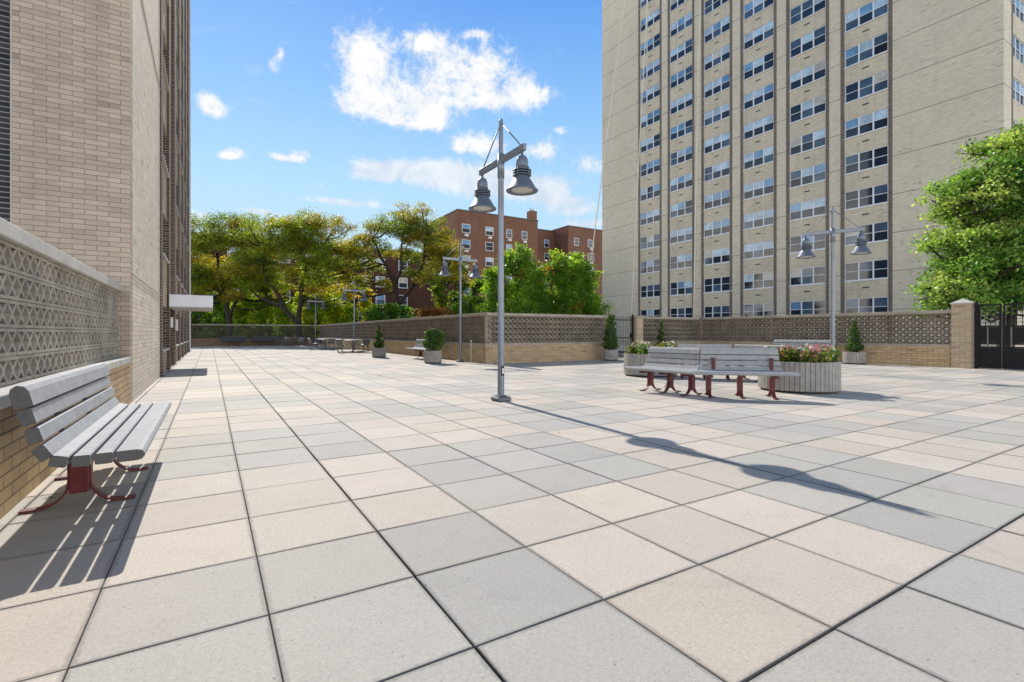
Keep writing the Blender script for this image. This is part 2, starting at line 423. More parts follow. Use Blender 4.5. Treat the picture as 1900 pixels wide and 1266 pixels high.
def az_el(px, py):
    a = math.atan((px-950)/921)
    return YAW + a, math.atan((618.3-py)*math.cos(a)/921)
def build_world():
    w = bpy.data.worlds.new('World'); SC.world = w; w.use_nodes = True
    w.node_tree.nodes.clear()
    k = NT(w.node_tree)
    out = k.node('ShaderNodeOutputWorld'); bg = k.node('ShaderNodeBackground')
    k.l.new(bg.outputs[0], out.inputs[0])
    sky = k.node('ShaderNodeTexSky', sky_type='NISHITA', sun_disc=False, sun_elevation=SUN_EL, sun_rotation=SUN_AZ,
                 altitude=0.0, air_density=1.0, dust_density=0.4, ozone_density=2.5)
    d = k.node('ShaderNodeTexCoord').outputs['Generated']
    s = k.node('ShaderNodeSeparateXYZ', ins={0: d})
    az = k.math('ARCTAN2', s.outputs[0], s.outputs[1])
    el = k.math('ARCSINE', s.outputs[2])
    # clear blue gradient by elevation, blended with the physical sky
    rp = k.node('ShaderNodeValToRGB')
    k.put(rp.inputs[0], k.math('DIVIDE', el, R(90)))
    e = rp.color_ramp.elements
    e[0].position = 0.0; e[0].color = (8.0, 9.4, 10.2, 1)
    e[1].position = 1.0; e[1].color = (0.35, 0.9, 2.6, 1)
    for p_, c_ in ((0.09, (6.2, 8.6, 10.3)), (0.17, (5.0, 8.1, 10.6)), (0.27, (2.9, 6.1, 10.6)), (0.38, (1.35, 4.0, 9.8)), (0.50, (0.6, 1.7, 4.6))):
        x = e.new(p_); x.color = (*c_, 1)
    base = k.mix(0.86, sky.outputs[0], rp.outputs[0])
    # clouds: centre px, py, half sizes px
    puff = [(675,95,62,55),(690,150,66,50),(655,190,62,26),(845,140,95,62),(910,150,88,52),(985,180,62,26),(770,185,90,30),(790,80,42,22),
            (740,222,46,17),(800,228,42,18),(385,188,30,24),(408,206,30,18),(507,120,16,18),(521,102,13,14),(440,283,34,13),(420,290,26,8),(556,288,28,13),(535,295,30,8),(855,268,34,20),(900,272,50,22),
            (1000,280,58,26),(1040,242,20,9),(1095,305,38,26),(508,288,18,8),(880,62,34,9)]
    flat = [(760,318,110,24),(870,330,110,34),(690,320,42,18),(960,345,110,24),(640,376,95,9),(1060,390,80,14),(1000,352,60,18),
            (1090,415,70,10),(480,392,60,7),(1040,372,60,10),(370,402,40,12)]
    nz = k.noise(d, 11.0, 10, 0.66, 0.8)
    nz2 = k.noise(d, 30.0, 8, 0.7, 0.6)
    nz3 = k.noise(d, 85.0, 5, 0.65, 0.4)
    ae = k.node('ShaderNodeCombineXYZ', ins={0: az, 1: el, 2: 0.0}).outputs[0]
    def field(blobs):
        acc = None
        for (px, py, sx, sy) in blobs:
            a0, e0 = az_el(px, py)
            c = math.cos(a0-YAW)
            sa = sx*c*c/921; se = sy*c/921
            v = k.vmath('SUBTRACT', ae, (a0, e0, 0.0))
            v = k.vmath('MULTIPLY', v, (1/sa, 1/se, 0.0))
            q = k.math('EXPONENT', k.math('MULTIPLY', k.vmath('DOT_PRODUCT', v, v), -1.3))
            acc = q if acc is None else k.math('ADD', acc, q)
        return k.math('MINIMUM', acc, 1.2)
    nn = k.math('ADD', k.math('MULTIPLY', nz, 0.38), k.math('ADD', k.math('MULTIPLY', nz2, 0.36), k.math('MULTIPLY', nz3, 0.26)))
    nc = k.math('MULTIPLY', k.math('SUBTRACT', nn, 0.5), 4.4)
    f1 = field(puff); f2 = field(flat)
    d1 = k.math('POWER', k.ramp(k.math('ADD', f1, nc), 0.30, 1.30), 1.2)
    d2 = k.math('MULTIPLY', k.ramp(k.math('ADD', f2, k.math('MULTIPLY', nc, 0.7)), 0.25, 1.1), 0.85)
    # a thin layer of tiny wisps everywhere else
    wis = k.math('MULTIPLY', k.ramp(k.noise(k.vmath('MULTIPLY', d, (1.0, 1.0, 2.6)), 7.0, 9, 0.65, 0.8), 0.60, 0.82), 0.35)
    shade = k.ramp(k.math('ADD', k.math('MULTIPLY', f1, 0.25), k.math('ADD', k.math('MULTIPLY', nz2, 0.4), k.math('MULTIPLY', nz, 1.0))), 0.62, 1.12)
    c1 = k.mix(shade, (7.2, 7.9, 8.9, 1), (10.2, 10.2, 10.2, 1))
    sh2 = k.ramp(k.math('ADD', nz, k.math('MULTIPLY', nz2, 0.3)), 0.5, 0.85)
    c2 = k.mix(sh2, (6.9, 7.7, 8.9, 1), (9.7, 9.9, 10.2, 1))
    # unseen bright band low in the sky, added as fill light for shaded facades
    low = k.ramp(el, R(21), R(6))
    wst = k.math('ADD', k.ramp(az, R(-26), R(-60)), k.ramp(az, R(80), R(105)), clamp=True)
    sky_fill = k.math('MULTIPLY', k.math('MULTIPLY', low, wst), k.math('ADD', 0.55, k.math('MULTIPLY', nz, 0.7)), clamp=True)
    base = k.mix(sky_fill, base, (53.0, 49.5, 43.5, 1))
    col = k.mix(wis, base, (8.6, 9.3, 10.2, 1))
    col = k.mix(d2, col, c2)
    col = k.mix(d1, col, c1)
    # below the horizon: dim ground colour
    col = k.mix(1.0, col, (1.16, 1.16, 1.16, 1), 'MULTIPLY')
    col = k.mix(k.ramp(s.outputs[2], -0.02, 0.0), (1.2, 1.2, 1.1, 1), col)
    k.put(bg.inputs[0], col)
    bg.inputs[1].default_value = 0.085
build_world()

# ------------------------------------------------------------------ ground and paving
mb = MB(); mb.box(-400, 400, -200, 600, -1.2, -0.30)
tag(mb.build('ground', M['ground']), kind='structure')
mb = MB(); mb.box(21.2, 41.0, -40, 140, -0.296, -0.26)
tag(mb.build('road', M['asphalt']), kind='structure')
mb = MB(); mb.box(-1.3, 20.9, -6, 16.4, -0.25, -0.024); mb.box(-1.3, 8.9, 16.4, 49.4, -0.25, -0.024)
tag(mb.build('paving_bed', M['joint']), kind='structure')
T = 0.6096
GX0 = -0.667*T; GY0 = 3.605*T
pink = np.array((0.575, 0.507, 0.425)); grey = np.array((0.47, 0.44, 0.385))
jx = {i: random.choice((0.0016, 0.002, 0.0028, 0.0036, 0.0044)) for i in range(-3, 40)}
jy = {j: random.choice((0.0012, 0.0016, 0.002, 0.003, 0.0045)) for j in range(-20, 90)}
mb = MB()
for i in range(-2, 36):
    for j in range(-15, 78):
        x0 = GX0 + i*T; y0 = GY0 + j*T; x1 = x0+T; y1 = y0+T
        if y0 > 49.1 or y0 < -5.6: continue
        if y0 > 16.0 and x0 > 8.6: continue
        if x0 > 20.5: continue
        if x1 < -1.25: continue
        t = 'g' if ((i//3) + ((j+2)//3)) % 2 == 0 else 'p'
        if random.random() < 0.05: t = 'p' if t == 'g' else 'g'
        base = grey if t == 'g' else pink
        c = base * (1 + random.uniform(-0.07, 0.07)) + np.array((random.uniform(-.008,.008), 0, random.uniform(-.008,.008)))
        bv = 0.003
        gl, gr_, gb, gt = (q*random.uniform(0.7, 1.5) for q in (jx[i], jx[i+1], jy[j], jy[j+1]))
        xa, xb, ya, yb = x0+gl, x1-gr_, y0+gb, y1-gt
        xa = max(xa, -1.2); xb = min(xb, 20.75)
        if xb - xa < 0.03: continue
        zz = [random.uniform(-0.0018, 0.0018) for _ in range(4)]
        vs = [(xa,ya,-0.024),(xb,ya,-0.024),(xb,yb,-0.024),(xa,yb,-0.024),
              (xa,ya,zz[0]-bv),(xb,ya,zz[1]-bv),(xb,yb,zz[2]-bv),(xa,yb,zz[3]-bv),
              (xa+bv,ya+bv,zz[0]),(xb-bv,ya+bv,zz[1]),(xb-bv,yb-bv,zz[2]),(xa+bv,yb-bv,zz[3])]
        fs = [(8,9,10,11)] + [(a, (a+1) % 4, 4+(a+1) % 4, 4+a) for a in range(4)] + [(4+a, 4+(a+1) % 4, 8+(a+1) % 4, 8+a) for a in range(4)]
        b0 = len(mb.f)
        mb.add(vs, fs, 0, tuple(c))
        for q in range(b0+1, b0+9): mb.c[q] = tuple(c*0.72)
paving = mb.build('plaza_paving', M['paving'])
tag(paving, kind='structure')

# ------------------------------------------------------------------ breeze-block walls
ZB = 0.66; ZL = 0.75; ZS0 = 0.755; ZS1 = 1.77; ZC = 1.885
def bwall(label, axis, fixed, a0, a1, out, mats, name='boundary_wall', z_off=0.0, base_front=0.0, screen_back=0.12):
    """axis 'y': runs along Y at x=fixed ; out = sign of the plaza side; a0<a1"""
    L = a1 - a0
    loc = (fixed, a0, 0) if axis == 'y' else (a0, fixed, 0)
    root = thing(name, label, 'wall', loc)
    brick, cap, block, coping = mats
    def bx(mb, u0, u1, d0, d1, z0, z1, **kw):
        # u along wall, d = depth measured away from the plaza face (0 = face, positive = away)
        e0, e1 = -out*d0, -out*d1
        if axis == 'y': mb.box(e0, e1, u0, u1, z0, z1, **kw)
        else: mb.box(u0, u1, e0, e1, z0, z1, **kw)
    mb = MB(); bx(mb, 0, L, 0.0, 0.30, -0.3, ZB); mb.build('brick_base', brick, root)
    mb = MB(); u = 0
    while u < L - 0.05:
        w = min(1.22, L-u)
        bx(mb, u+0.003, u+w-0.003, -0.012 + random.uniform(-.002,.002), 0.315, ZB+0.002, ZL, bev=0.006); u += w
    mb.build('ledge_cap', cap, root)
    mb = MB(); u = 0
    while u < L - 0.05:
        w = min(1.22, L-u)
        bx(mb, u+0.004, u+w-0.004, screen_back-0.055 + random.uniform(-.002,.002), screen_back+0.195, ZS1+0.003, ZC, bev=0.008); u += w
    mb.build('coping', coping, root)
    mb = MB()
    n = int(L/0.4); bw = L/n; rh = (ZS1-ZS0)/5; d0 = screen_back; d1 = screen_back+0.17
    for r in range(5):
        z0 = ZS0 + r*rh; z1 = z0 + rh
        for i in range(n):
            u0 = i*bw; u1 = u0+bw; j = random.uniform(-.003, .003)
            rt = 0.028
            bx(mb, u0+0.002, u1-0.002, d0+j, d1+j, z0+0.0025, z0+rt)
            bx(mb, u0+0.002, u1-0.002, d0+j, d1+j, z1-rt, z1-0.0025)
            zb, zt = z0+rt+0.0005, z1-rt-0.0005; zc = (zb+zt)/2
            for h in range(2):
                uc = u0 + bw*(0.25+0.5*h); a = bw*0.25-0.003; f = 0.032; s_ = 0.021; cr = 0.026
                poly = [(uc-a,zb),(uc-a+f,zb),(uc,zc-cr),(uc+a-f,zb),(uc+a,zb),(uc+s_,zc),(uc+a,zt),(uc+a-f,zt),(uc,zc+cr),(uc-a+f,zt),(uc-a,zt),(uc-s_,zc)]
                k0 = -out*(d0+j+0.001); k1 = -out*(d1+j-0.001)
                if axis == 'y': mb.prism(poly, 'x', k0, k1)
                else: mb.prism(poly, 'y', k0, k1)
    mb.build('block_screen', block, root)
    return root
near = (M['gold_brick'], M['concrete'], M['block'], M['concrete'])
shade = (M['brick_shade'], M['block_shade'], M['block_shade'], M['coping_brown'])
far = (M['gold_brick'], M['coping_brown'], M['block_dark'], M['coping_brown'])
bwall('near left breeze block wall of pale X pattern blocks behind the empty bench, ending at the building', 'y', -1.08, -5.0, 9.895, +1, near, screen_back=0.14)
bwall('long breeze block wall running away along the plaza from the outer corner to the far end', 'y', 8.62, 16.0, 49.0, -1, far)
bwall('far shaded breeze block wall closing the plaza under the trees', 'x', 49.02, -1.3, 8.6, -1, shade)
bwall('short breeze block wall with shaded yellow brick base right of the central lamp', 'x', 16.0, 8.925, 14.75, -1, far)
bwall('short breeze block wall between the narrow black gate pier and the inner corner', 'x', 16.0, 16.56, 20.6, -1, far)
bwall('breeze block wall below the tower, from inner corner to the capped pier', 'y', 20.62, 6.35, 15.99, -1, far)
# corner post of the long wall
def pier(label, x0, x1, y0, y1, z, capz, mat, name='brick_pier', pyramid=False):
    root = thing(name, label, 'pier', ((x0+x1)/2, (y0+y1)/2, 0))
    hx, hy = (x1-x0)/2, (y1-y0)/2
    mb = MB(); mb.box(-hx, hx, -hy, hy, -0.3, z); mb.build('shaft', mat, root)
    mb = MB(); e = 0.03
    if pyramid:
        mb.box(-hx-e, hx+e, -hy-e, hy+e, z+0.002, z+0.035)
        b = z+0.037
        mb.add([(-hx-e,-hy-e,b),(hx+e,-hy-e,b),(hx+e,hy+e,b),(-hx-e,hy+e,b),(0,0,capz)], [(0,1,4),(1,2,4),(2,3,4),(3,0,4),(3,2,1,0)])
    else:
        mb.box(-hx-e, hx+e, -hy-e, hy+e, z+0.002, capz, bev=0.008)
    mb.build('pier_cap', M['concrete'] if pyramid else M['coping_brown'], root)
    return root
pier('yellow brick pier beside the narrow black gate in the back wall', 16.15, 16.55, 15.9, 16.3, 1.78, 1.885, M['tan_brick'])
pier('yellow brick pier with pale pyramid cap left of the black double gate', 20.55, 20.98, 5.86, 6.34, 2.06, 2.24, M['tan_brick'], pyramid=True)
mb = MB(); mb.box(8.70, 8.88, 16.07, 16.25, 0.757, 1.77)
o = mb.build('corner_post', M['coping_brown']); tag(o, 'plain square block post at the outer corner of the two screen walls', 'post')

mb = MB(); mb.box(20.605, 20.90, 15.995, 16.30, -0.3, 1.878)
o = mb.build('corner_post', M['block_dark']); tag(o, 'dark block post in the inner corner of the walls below the tower', 'post')

# ------------------------------------------------------------------ gates
def narrow_gate():
    root = thing('metal_gate', 'narrow black barred gate between the short wall and the brick pier', 'gate', (15.45, 16.1, 0))
    mb = MB()
    for x in (-0.66, 0.66): mb.box(x-0.03, x+0.03, -0.03, 0.03, 0, 1.95)
    mb.box(-0.63, 0.63, -0.015, 0.015, 1.68, 1.72); mb.box(-0.63, 0.63, -0.015, 0.015, 0.12, 0.16); mb.box(-0.63, 0.63, -0.015, 0.015, 0.9, 0.94)
    mb.build('gate_frame', M['black_steel'], root)
    mb = MB()
    for i in range(11):
        x = -0.55 + i*0.11
        mb.tube([(x, 0, 0.10), (x, 0, 1.86)], 0.009, 6)
    mb.build('bars', M['black_steel'], root)
    mb = MB(); mb.box(0.5, 0.6, -0.03, 0.03, 0.95, 1.1); mb.build('lock_box', M['black_steel'], root)
narrow_gate()
def big_gate():
    root = thing('metal_gate', 'tall black double gate with lattice top and solid lower panels at right edge', 'gate', (20.75, 5.84, 0))
    # local -Y is along the gate
    mb = MB()
    mb.box(-0.04, 0.04, -0.12, -0.02, -0.02, 2.10); mb.box(-0.04, 0.04, -3.5, -3.4, -0.02, 2.10)
    mb.build('gate_post', M['black_steel'], root)
    leaves = ((-0.66, -0.125), (-2.0, -0.70), (-3.39, -2.03))
    for (y0, y1) in leaves:
        mb = MB(); w = 0.045
        mb.box(-0.02, 0.02, y0, y0+w, 0.03, 2.03); mb.box(-0.02, 0.02, y1-w, y1, 0.03, 2.03)
        for z in (0.03, 0.66, 0.77, 1.31, 1.98): mb.box(-0.02, 0.02, y0+w, y1-w, z, z+0.05)
        leaf = mb.build('gate_leaf', M['black_steel'], root)
        mb = MB(); mb.box(-0.012, 0.012, y0+w, y1-w, 0.082, 0.658); mb.box(-0.012, 0.012, y0+w, y1-w, 0.822, 1.308)
        mb.build('solid_panel', M['black_steel'], leaf)
        mb = MB()
        n = max(2, int((y1-y0)/0.12))
        for i in range(1, n):
            y = y0+w + (y1-y0-2*w)*i/n
            mb.box(-0.010, 0.010, y-0.008, y+0.008, 1.362, 1.978)
        for z in (1.46, 1.57, 1.68, 1.79, 1.89): mb.box(-0.008, 0.008, y0+w, y1-w, z-0.007, z+0.007)
        mb.build('lattice', M['black_steel'], leaf)
        mb = MB()
        n = max(1, int((y1-y0)/0.40))
        for i in range(n):
            y = y0 + (y1-y0)*(i+0.6)/n
            mb.box(-0.03, -0.014, y-0.018, y+0.018, 0.70, 1.31)
        mb.build('upright_bar', M['steel_grey'], leaf)
big_gate()

# ------------------------------------------------------------------ street lamps
def make_lamp(name, label, group):
    root = thing(name, label, 'street lamp', (0, 0, 0), 0, group)
    mb = MB(); mb.box(-0.13, 0.13, -0.13, 0.13, 0, 0.075, bev=0.018); mb.box(-0.075, 0.075, -0.075, 0.075, 0.0755, 0.095, bev=0.006)
    mb.build('base_cover', M['pole_dark'], root)
    mb = MB(); mb.lathe([(0.056, 0.09), (0.056, 0.25), (0.054, 1.2), (0.047, 3.70)], 20)
    pole = mb.build('pole', M['pole'], root)
    mb = MB(); mb.box(-0.028, 0.028, -0.064, -0.052, 0.42, 0.58, bev=0.004); hp = mb.build('hand_hole_frame', M['black_base'], root)
    mb = MB(); mb.box(-0.014, 0.014, -0.068, -0.0645, 0.455, 0.545); mb.build('hand_hole_label', M['white_paint'], hp)
    mb = MB(); mb.lathe([(0.0, 3.699), (0.058, 3.70), (0.058, 4.10), (0.0, 4.101)], 20); mb.build('collar', M['pole'], root)
    mb = MB(); mb.lathe([(0.038, 4.10), (0.036, 4.63), (0.033, 4.66), (0.022, 4.685), (0.0, 4.695)], 16); mb.build('finial', M['pole'], root)
    mb = MB()
    for s in (-1, 1): mb.box(-0.028, 0.028, s*0.05, s*0.74, 3.94, 4.045, bev=0.006)
    mb.build('arm', M['pole'], root)
    for s in (-1, 1):
        mb = MB(); mb.tube([(0, s*0.028, 4.60), (0, s*0.62, 4.05)], 0.011, 8); mb.build('stay_rod', M['pole'], root)
    for s in (-1, 1):
        y = s*0.655; c = (0, y, 0)
        mb = MB()
        mb.lathe([(0.0,3.945),(0.02,3.94),(0.02,3.885),(0.035,3.87)], 12, c)
        mb.lathe([(0.0,3.885),(0.03,3.88),(0.058,3.865),(0.078,3.84),(0.090,3.80),(0.094,3.75),(0.094,3.67),(0.075,3.665)], 28, c)
        hd = mb.build('lamp_head', M['lamp_blue'], root)
        mb = MB()
        mb.lathe([(0.085,3.665),(0.085,3.565)], 28, c)
        for z in (3.655, 3.617, 3.579): mb.lathe([(0.085,z),(0.142,z-0.004),(0.145,z-0.012),(0.142,z-0.016),(0.085,z-0.012)], 28, c)
        for a in range(4):
            an = a*math.pi/2+0.4
            mb.tube([(c[0]+0.12*math.cos(an), y+0.12*math.sin(an), 3.69), (c[0]+0.12*math.cos(an), y+0.12*math.sin(an), 3.56)], 0.008, 6)
        mb.build('fin_ring', M['lamp_blue'], hd)
        mb = MB()
        mb.lathe([(0.096,3.565),(0.104,3.555),(0.222,3.362),(0.246,3.344),(0.250,3.330),(0.240,3.320),(0.176,3.336),(0.150,3.345)], 36, c)
        mb.build('shade', M['lamp_blue'], hd)
        mb = MB(); mb.lathe([(0.168,3.338),(0.15,3.330),(0.10,3.318),(0.0,3.312)], 28, c); mb.build('lens', M['lens'], hd)
    return root
LG = 'twin bell street lamps of the plaza'
lamp = make_lamp('street_lamp', 'tall grey twin bell street lamp standing alone at the front of the plaza', LG)
lamp.location = (4.14, 7.15, 0); lamp.rotation_euler = (0, 0, R(0))
dup(lamp, (8.36, 17.6, 0), R(90), 'twin bell street lamp by the outer wall corner beside the bushy planter')
dup(lamp, (8.35, 34.2, 0), R(90), 'twin bell street lamp behind the near picnic table along the long wall')
dup(lamp, (8.2, 47.6, 0), R(90), 'most distant twin bell street lamp, at the far corner under the trees')
dup(lamp, (15.07, 7.28, 0), R(27), 'twin bell street lamp right of the large flower planter, in front of the tower')

# ------------------------------------------------------------------ benches
def bench_parts(root, L, npost, mitre=0.0, brackets=False, m0=1.0, m1=1.0, slat_m='slat'):
    """front = +X, length along Y, origin centre on ground"""
    def hl(x, s): return L/2 + mitre*(x+0.25)*(m1 if s > 0 else m0)
    def slat(mb, cx, cz, w, t, ang, rounded=False):
        ca, sa = math.cos(ang), math.sin(ang)
        if rounded == 'front': pts = [(-w/2,-t/2),(w/2-0.035,-t/2),(w/2-0.012,-t/2+0.006),(w/2,-t/2+0.022),(w/2,t/2-0.022),(w/2-0.012,t/2-0.006),(w/2-0.035,t/2),(-w/2,t/2)]
        elif rounded == 'cap': pts = [(-w/2,-t/2),(w/2-0.04,-t/2),(w/2-0.012,-t/2+0.012),(w/2,0.0),(w/2-0.012,t/2-0.012),(w/2-0.04,t/2),(-w/2,t/2)]
        else:
            b = 0.006; pts = [(-w/2+b,-t/2),(w/2-b,-t/2),(w/2,-t/2+b),(w/2,t/2-b),(w/2-b,t/2),(-w/2+b,t/2),(-w/2,t/2-b),(-w/2,-t/2+b)]
        pts = [(cx + p*ca - q*sa, cz + p*sa + q*ca) for p, q in pts]
        n = len(pts)
        vs = [(p[0], -hl(p[0], -1), p[1]) for p in pts] + [(p[0], hl(p[0], 1), p[1]) for p in pts]
        b0 = len(mb.v); mb.v.extend(vs)
        mb.f.append(tuple(b0+i for i in range(n))); mb.m.append(1); mb.c.append(None); mb.sm.append(False)
        mb.f.append(tuple(b0+n+i for i in reversed(range(n)))); mb.m.append(1); mb.c.append(None); mb.sm.append(False)
        for i in range(n):
            j = (i+1) % n
            mb.f.append((b0+j, b0+i, b0+n+i, b0+n+j)); mb.m.append(0); mb.c.append(None); mb.sm.append(False)
    mb = MB()
    slat(mb, 0.243, 0.437, 0.128, 0.062, R(1), 'front')
    slat(mb, 0.125, 0.436, 0.078, 0.060, R(1))
    slat(mb, 0.029, 0.434, 0.078, 0.060, R(0))
    slat(mb, -0.064, 0.443, 0.074, 0.060, R(-14))
    mb.build('seat', [M[slat_m], M['slat_end']], root)
    mb = MB()
    slat(mb, -0.128, 0.494, 0.078, 0.058, R(122))
    slat(mb, -0.160, 0.588, 0.080, 0.060, R(106))
    slat(mb, -0.187, 0.686, 0.082, 0.060, R(105))
    slat(mb, -0.212, 0.797, 0.118, 0.078, R(104), 'cap')
    mb.build('backrest', [M[slat_m], M['slat_end']], root)
    ys = [(-0.5 + (i+0.5)/npost)*L*1.28 if npost > 2 else (-1 if i == 0 else 1)*0.18*L for i in range(npost)]
    for y in ys:
        mb = MB()
        mb.box(-0.15, -0.05, y-0.042, y+0.042, 0.09, 0.352, bev=0.006)
        mb.box(-0.14, 0.19, y-0.03, y+0.03, 0.354, 0.396)
        for s in (-1, 1):
            cx = -0.10 + s*0.054
            arc = [(cx, 0.30), (cx, 0.17)]
            for q in range(1, 8):
                a = q/7*math.pi/2
                arc.append((cx + s*0.16*(1-math.cos(a)), 0.17 - 0.158*math.sin(a)))
            arc.append((cx + s*0.235, 0.012))
            # flat bar ribbon
            vs = []; fs = []
            for q, (x, z) in enumerate(arc):
                if q == 0: tx, tz = 0, -1
                elif q == len(arc)-1: tx, tz = s, 0
                else:
                    tx, tz = arc[q+1][0]-arc[q-1][0], arc[q+1][1]-arc[q-1][1]; l_ = math.hypot(tx, tz); tx /= l_; tz /= l_
                nx, nz = -tz*0.006, tx*0.006
                for (sx, yy) in ((1,-0.03),(1,0.03),(-1,0.03),(-1,-0.03)): vs.append((x+sx*nx, y+yy, z+sx*nz))
            for q in range(len(arc)-1):
                for e in range(4):
                    f_ = (e+1) % 4
                    fs.append((q*4+e, q*4+f_, (q+1)*4+f_, (q+1)*4+e))
            fs.append((0,1,2,3)); e0 = (len(arc)-1)*4; fs.append((e0+3,e0+2,e0+1,e0))
            mb.add(vs, fs)
        # strap carrying the back slats
        mb.tube([(-0.110, y, 0.366), (-0.178, y, 0.43), (-0.205, y, 0.56), (-0.245, y, 0.74)], 0.016, 6)
        mb.build('leg', M['red_steel'], root)
    if brackets:
        for y in (-0.36*L, 0.42*L):
            mb = MB(); mb.box(-0.112, -0.078, y-0.028, y+0.028, 0.475, 0.665, bev=0.005); mb.box(-0.15, -0.078, y-0.028, y+0.028, 0.667, 0.685)
            mb.build('arm_bracket', M['red_steel'], root)
BG = 'grey slatted park benches on red steel legs'
def bench(label, x, y, rz, L, n=2, mitre=0.0, brackets=False, m0=1.0, m1=1.0, slat_m='slat'):
    r = thing('park_bench', label, 'bench', (x, y, 0), rz, BG)
    bench_parts(r, L, n, mitre, brackets, m0, m1, slat_m)
    return r
bench('grey slatted bench on red legs close at left against the near wall', -0.622, 4.655, 0, 2.31)
b2 = bench('grey slatted bench against the long wall, partly behind the bushy planter', 7.82, 20.3, R(180), 2.42)
dup(b2, (20.1, 10.9, 0), R(180), 'grey slatted bench against the wall below the tower, behind the flower planter')
b3 = bench('left of two shade-darkened benches along the far shaded wall', 1.75, 48.45, R(-90), 1.85, slat_m='slat_shade')
dup(b3, (4.15, 48.45, 0), R(-90), 'right of two shade-darkened benches along the far shaded wall')
TM = math.tan(R(22.5))
def ring_bench(label, p0, p1, brackets=False):
    """p0->p1 = front edge of the seat, seat faces to the left of p0->p1 reversed (outward)"""
    p0, p1 = Vector(p0), Vector(p1)
    d = (p1-p0); L = d.length; d.normalize()
    n = Vector((d.y, -d.x))        # outward = right of the direction
    ang = math.atan2(n.y, n.x)
    c = (p0+p1)/2 - n*0.31
    return bench(label, c.x, c.y, ang, L - 2*TM*0.56, 3, TM, brackets)
# outward normal must point away from the ring centre (9.0, 6.6)
ring_bench('sunlit left half of the front angled bench pair beside the left flower planter', (6.99, 7.22), (7.08, 5.66))
ring_bench('shaded right half of the front angled bench pair with red brackets', (7.08, 5.66), (8.30, 4.50), True)
ring_bench('right half of the rear angled bench pair, back turned, behind the front pair', (11.35, 5.95), (11.35, 7.65))
ring_bench('left half of the rear angled bench pair, back turned, next to the left flower planter', (11.35, 7.65), (10.25, 8.95))

# ------------------------------------------------------------------ planters, topiary, flowers
def planter_parts(root, r, h, n):
    mb = MB(); mb.lathe([(0, 0.0), (r*0.93, 0.0), (r*0.93, 0.045), (0, 0.046)], 40, smooth=False); mb.build('base_ring', M['black_base'], root)
    mb = MB()
    for i in range(n):
        a = 2*math.pi*i/n; w = math.pi*r/n - 0.004
        Mx = Matrix.Rotation(a, 4, 'Z')
        mb.box(r-0.035 + random.uniform(-.002, .002), r, -w, w, 0.045, h + random.uniform(-.004, .004), bev=0.004, M=Mx)
    mb.build('slat_wall', M['planter'], root)
    mb = MB(); mb.lathe([(r-0.035, 0.06), (r-0.036, h-0.05), (0.0, h-0.03)], 32, smooth=False); mb.build('soil', M['soil'], root)
PG = 'round slatted planters'
def planter(label, x, y, r, h, n):
    root = thing('planter', label, 'planter', (x, y, 0), random.uniform(0, 1), PG)
    planter_parts(root, r, h, n); return root
planter('large round slatted planter full of pink and white flowers right of the benches', 9.90, 5.42, 0.71, 0.585, 52)
planter('large round slatted planter with pale flowers left of the benches', 10.0, 9.35, 0.69, 0.585, 52)
planter('small slatted tub holding the spiral topiary in front of the long wall', 6.72, 22.9, 0.315, 0.44, 22)
planter('small slatted tub holding the bushy evergreen near the wall corner', 7.12, 17.35, 0.325, 0.47, 22)
planter('small slatted tub in shade left of the narrow black gate', 14.1, 15.35, 0.31, 0.44, 22)
planter('small slatted tub mostly hidden behind the angled benches', 17.2, 15.45, 0.31, 0.44, 22)
planter('small slatted tub under the cone topiary right of the right lamp', 20.05, 8.95, 0.36, 0.44, 24)

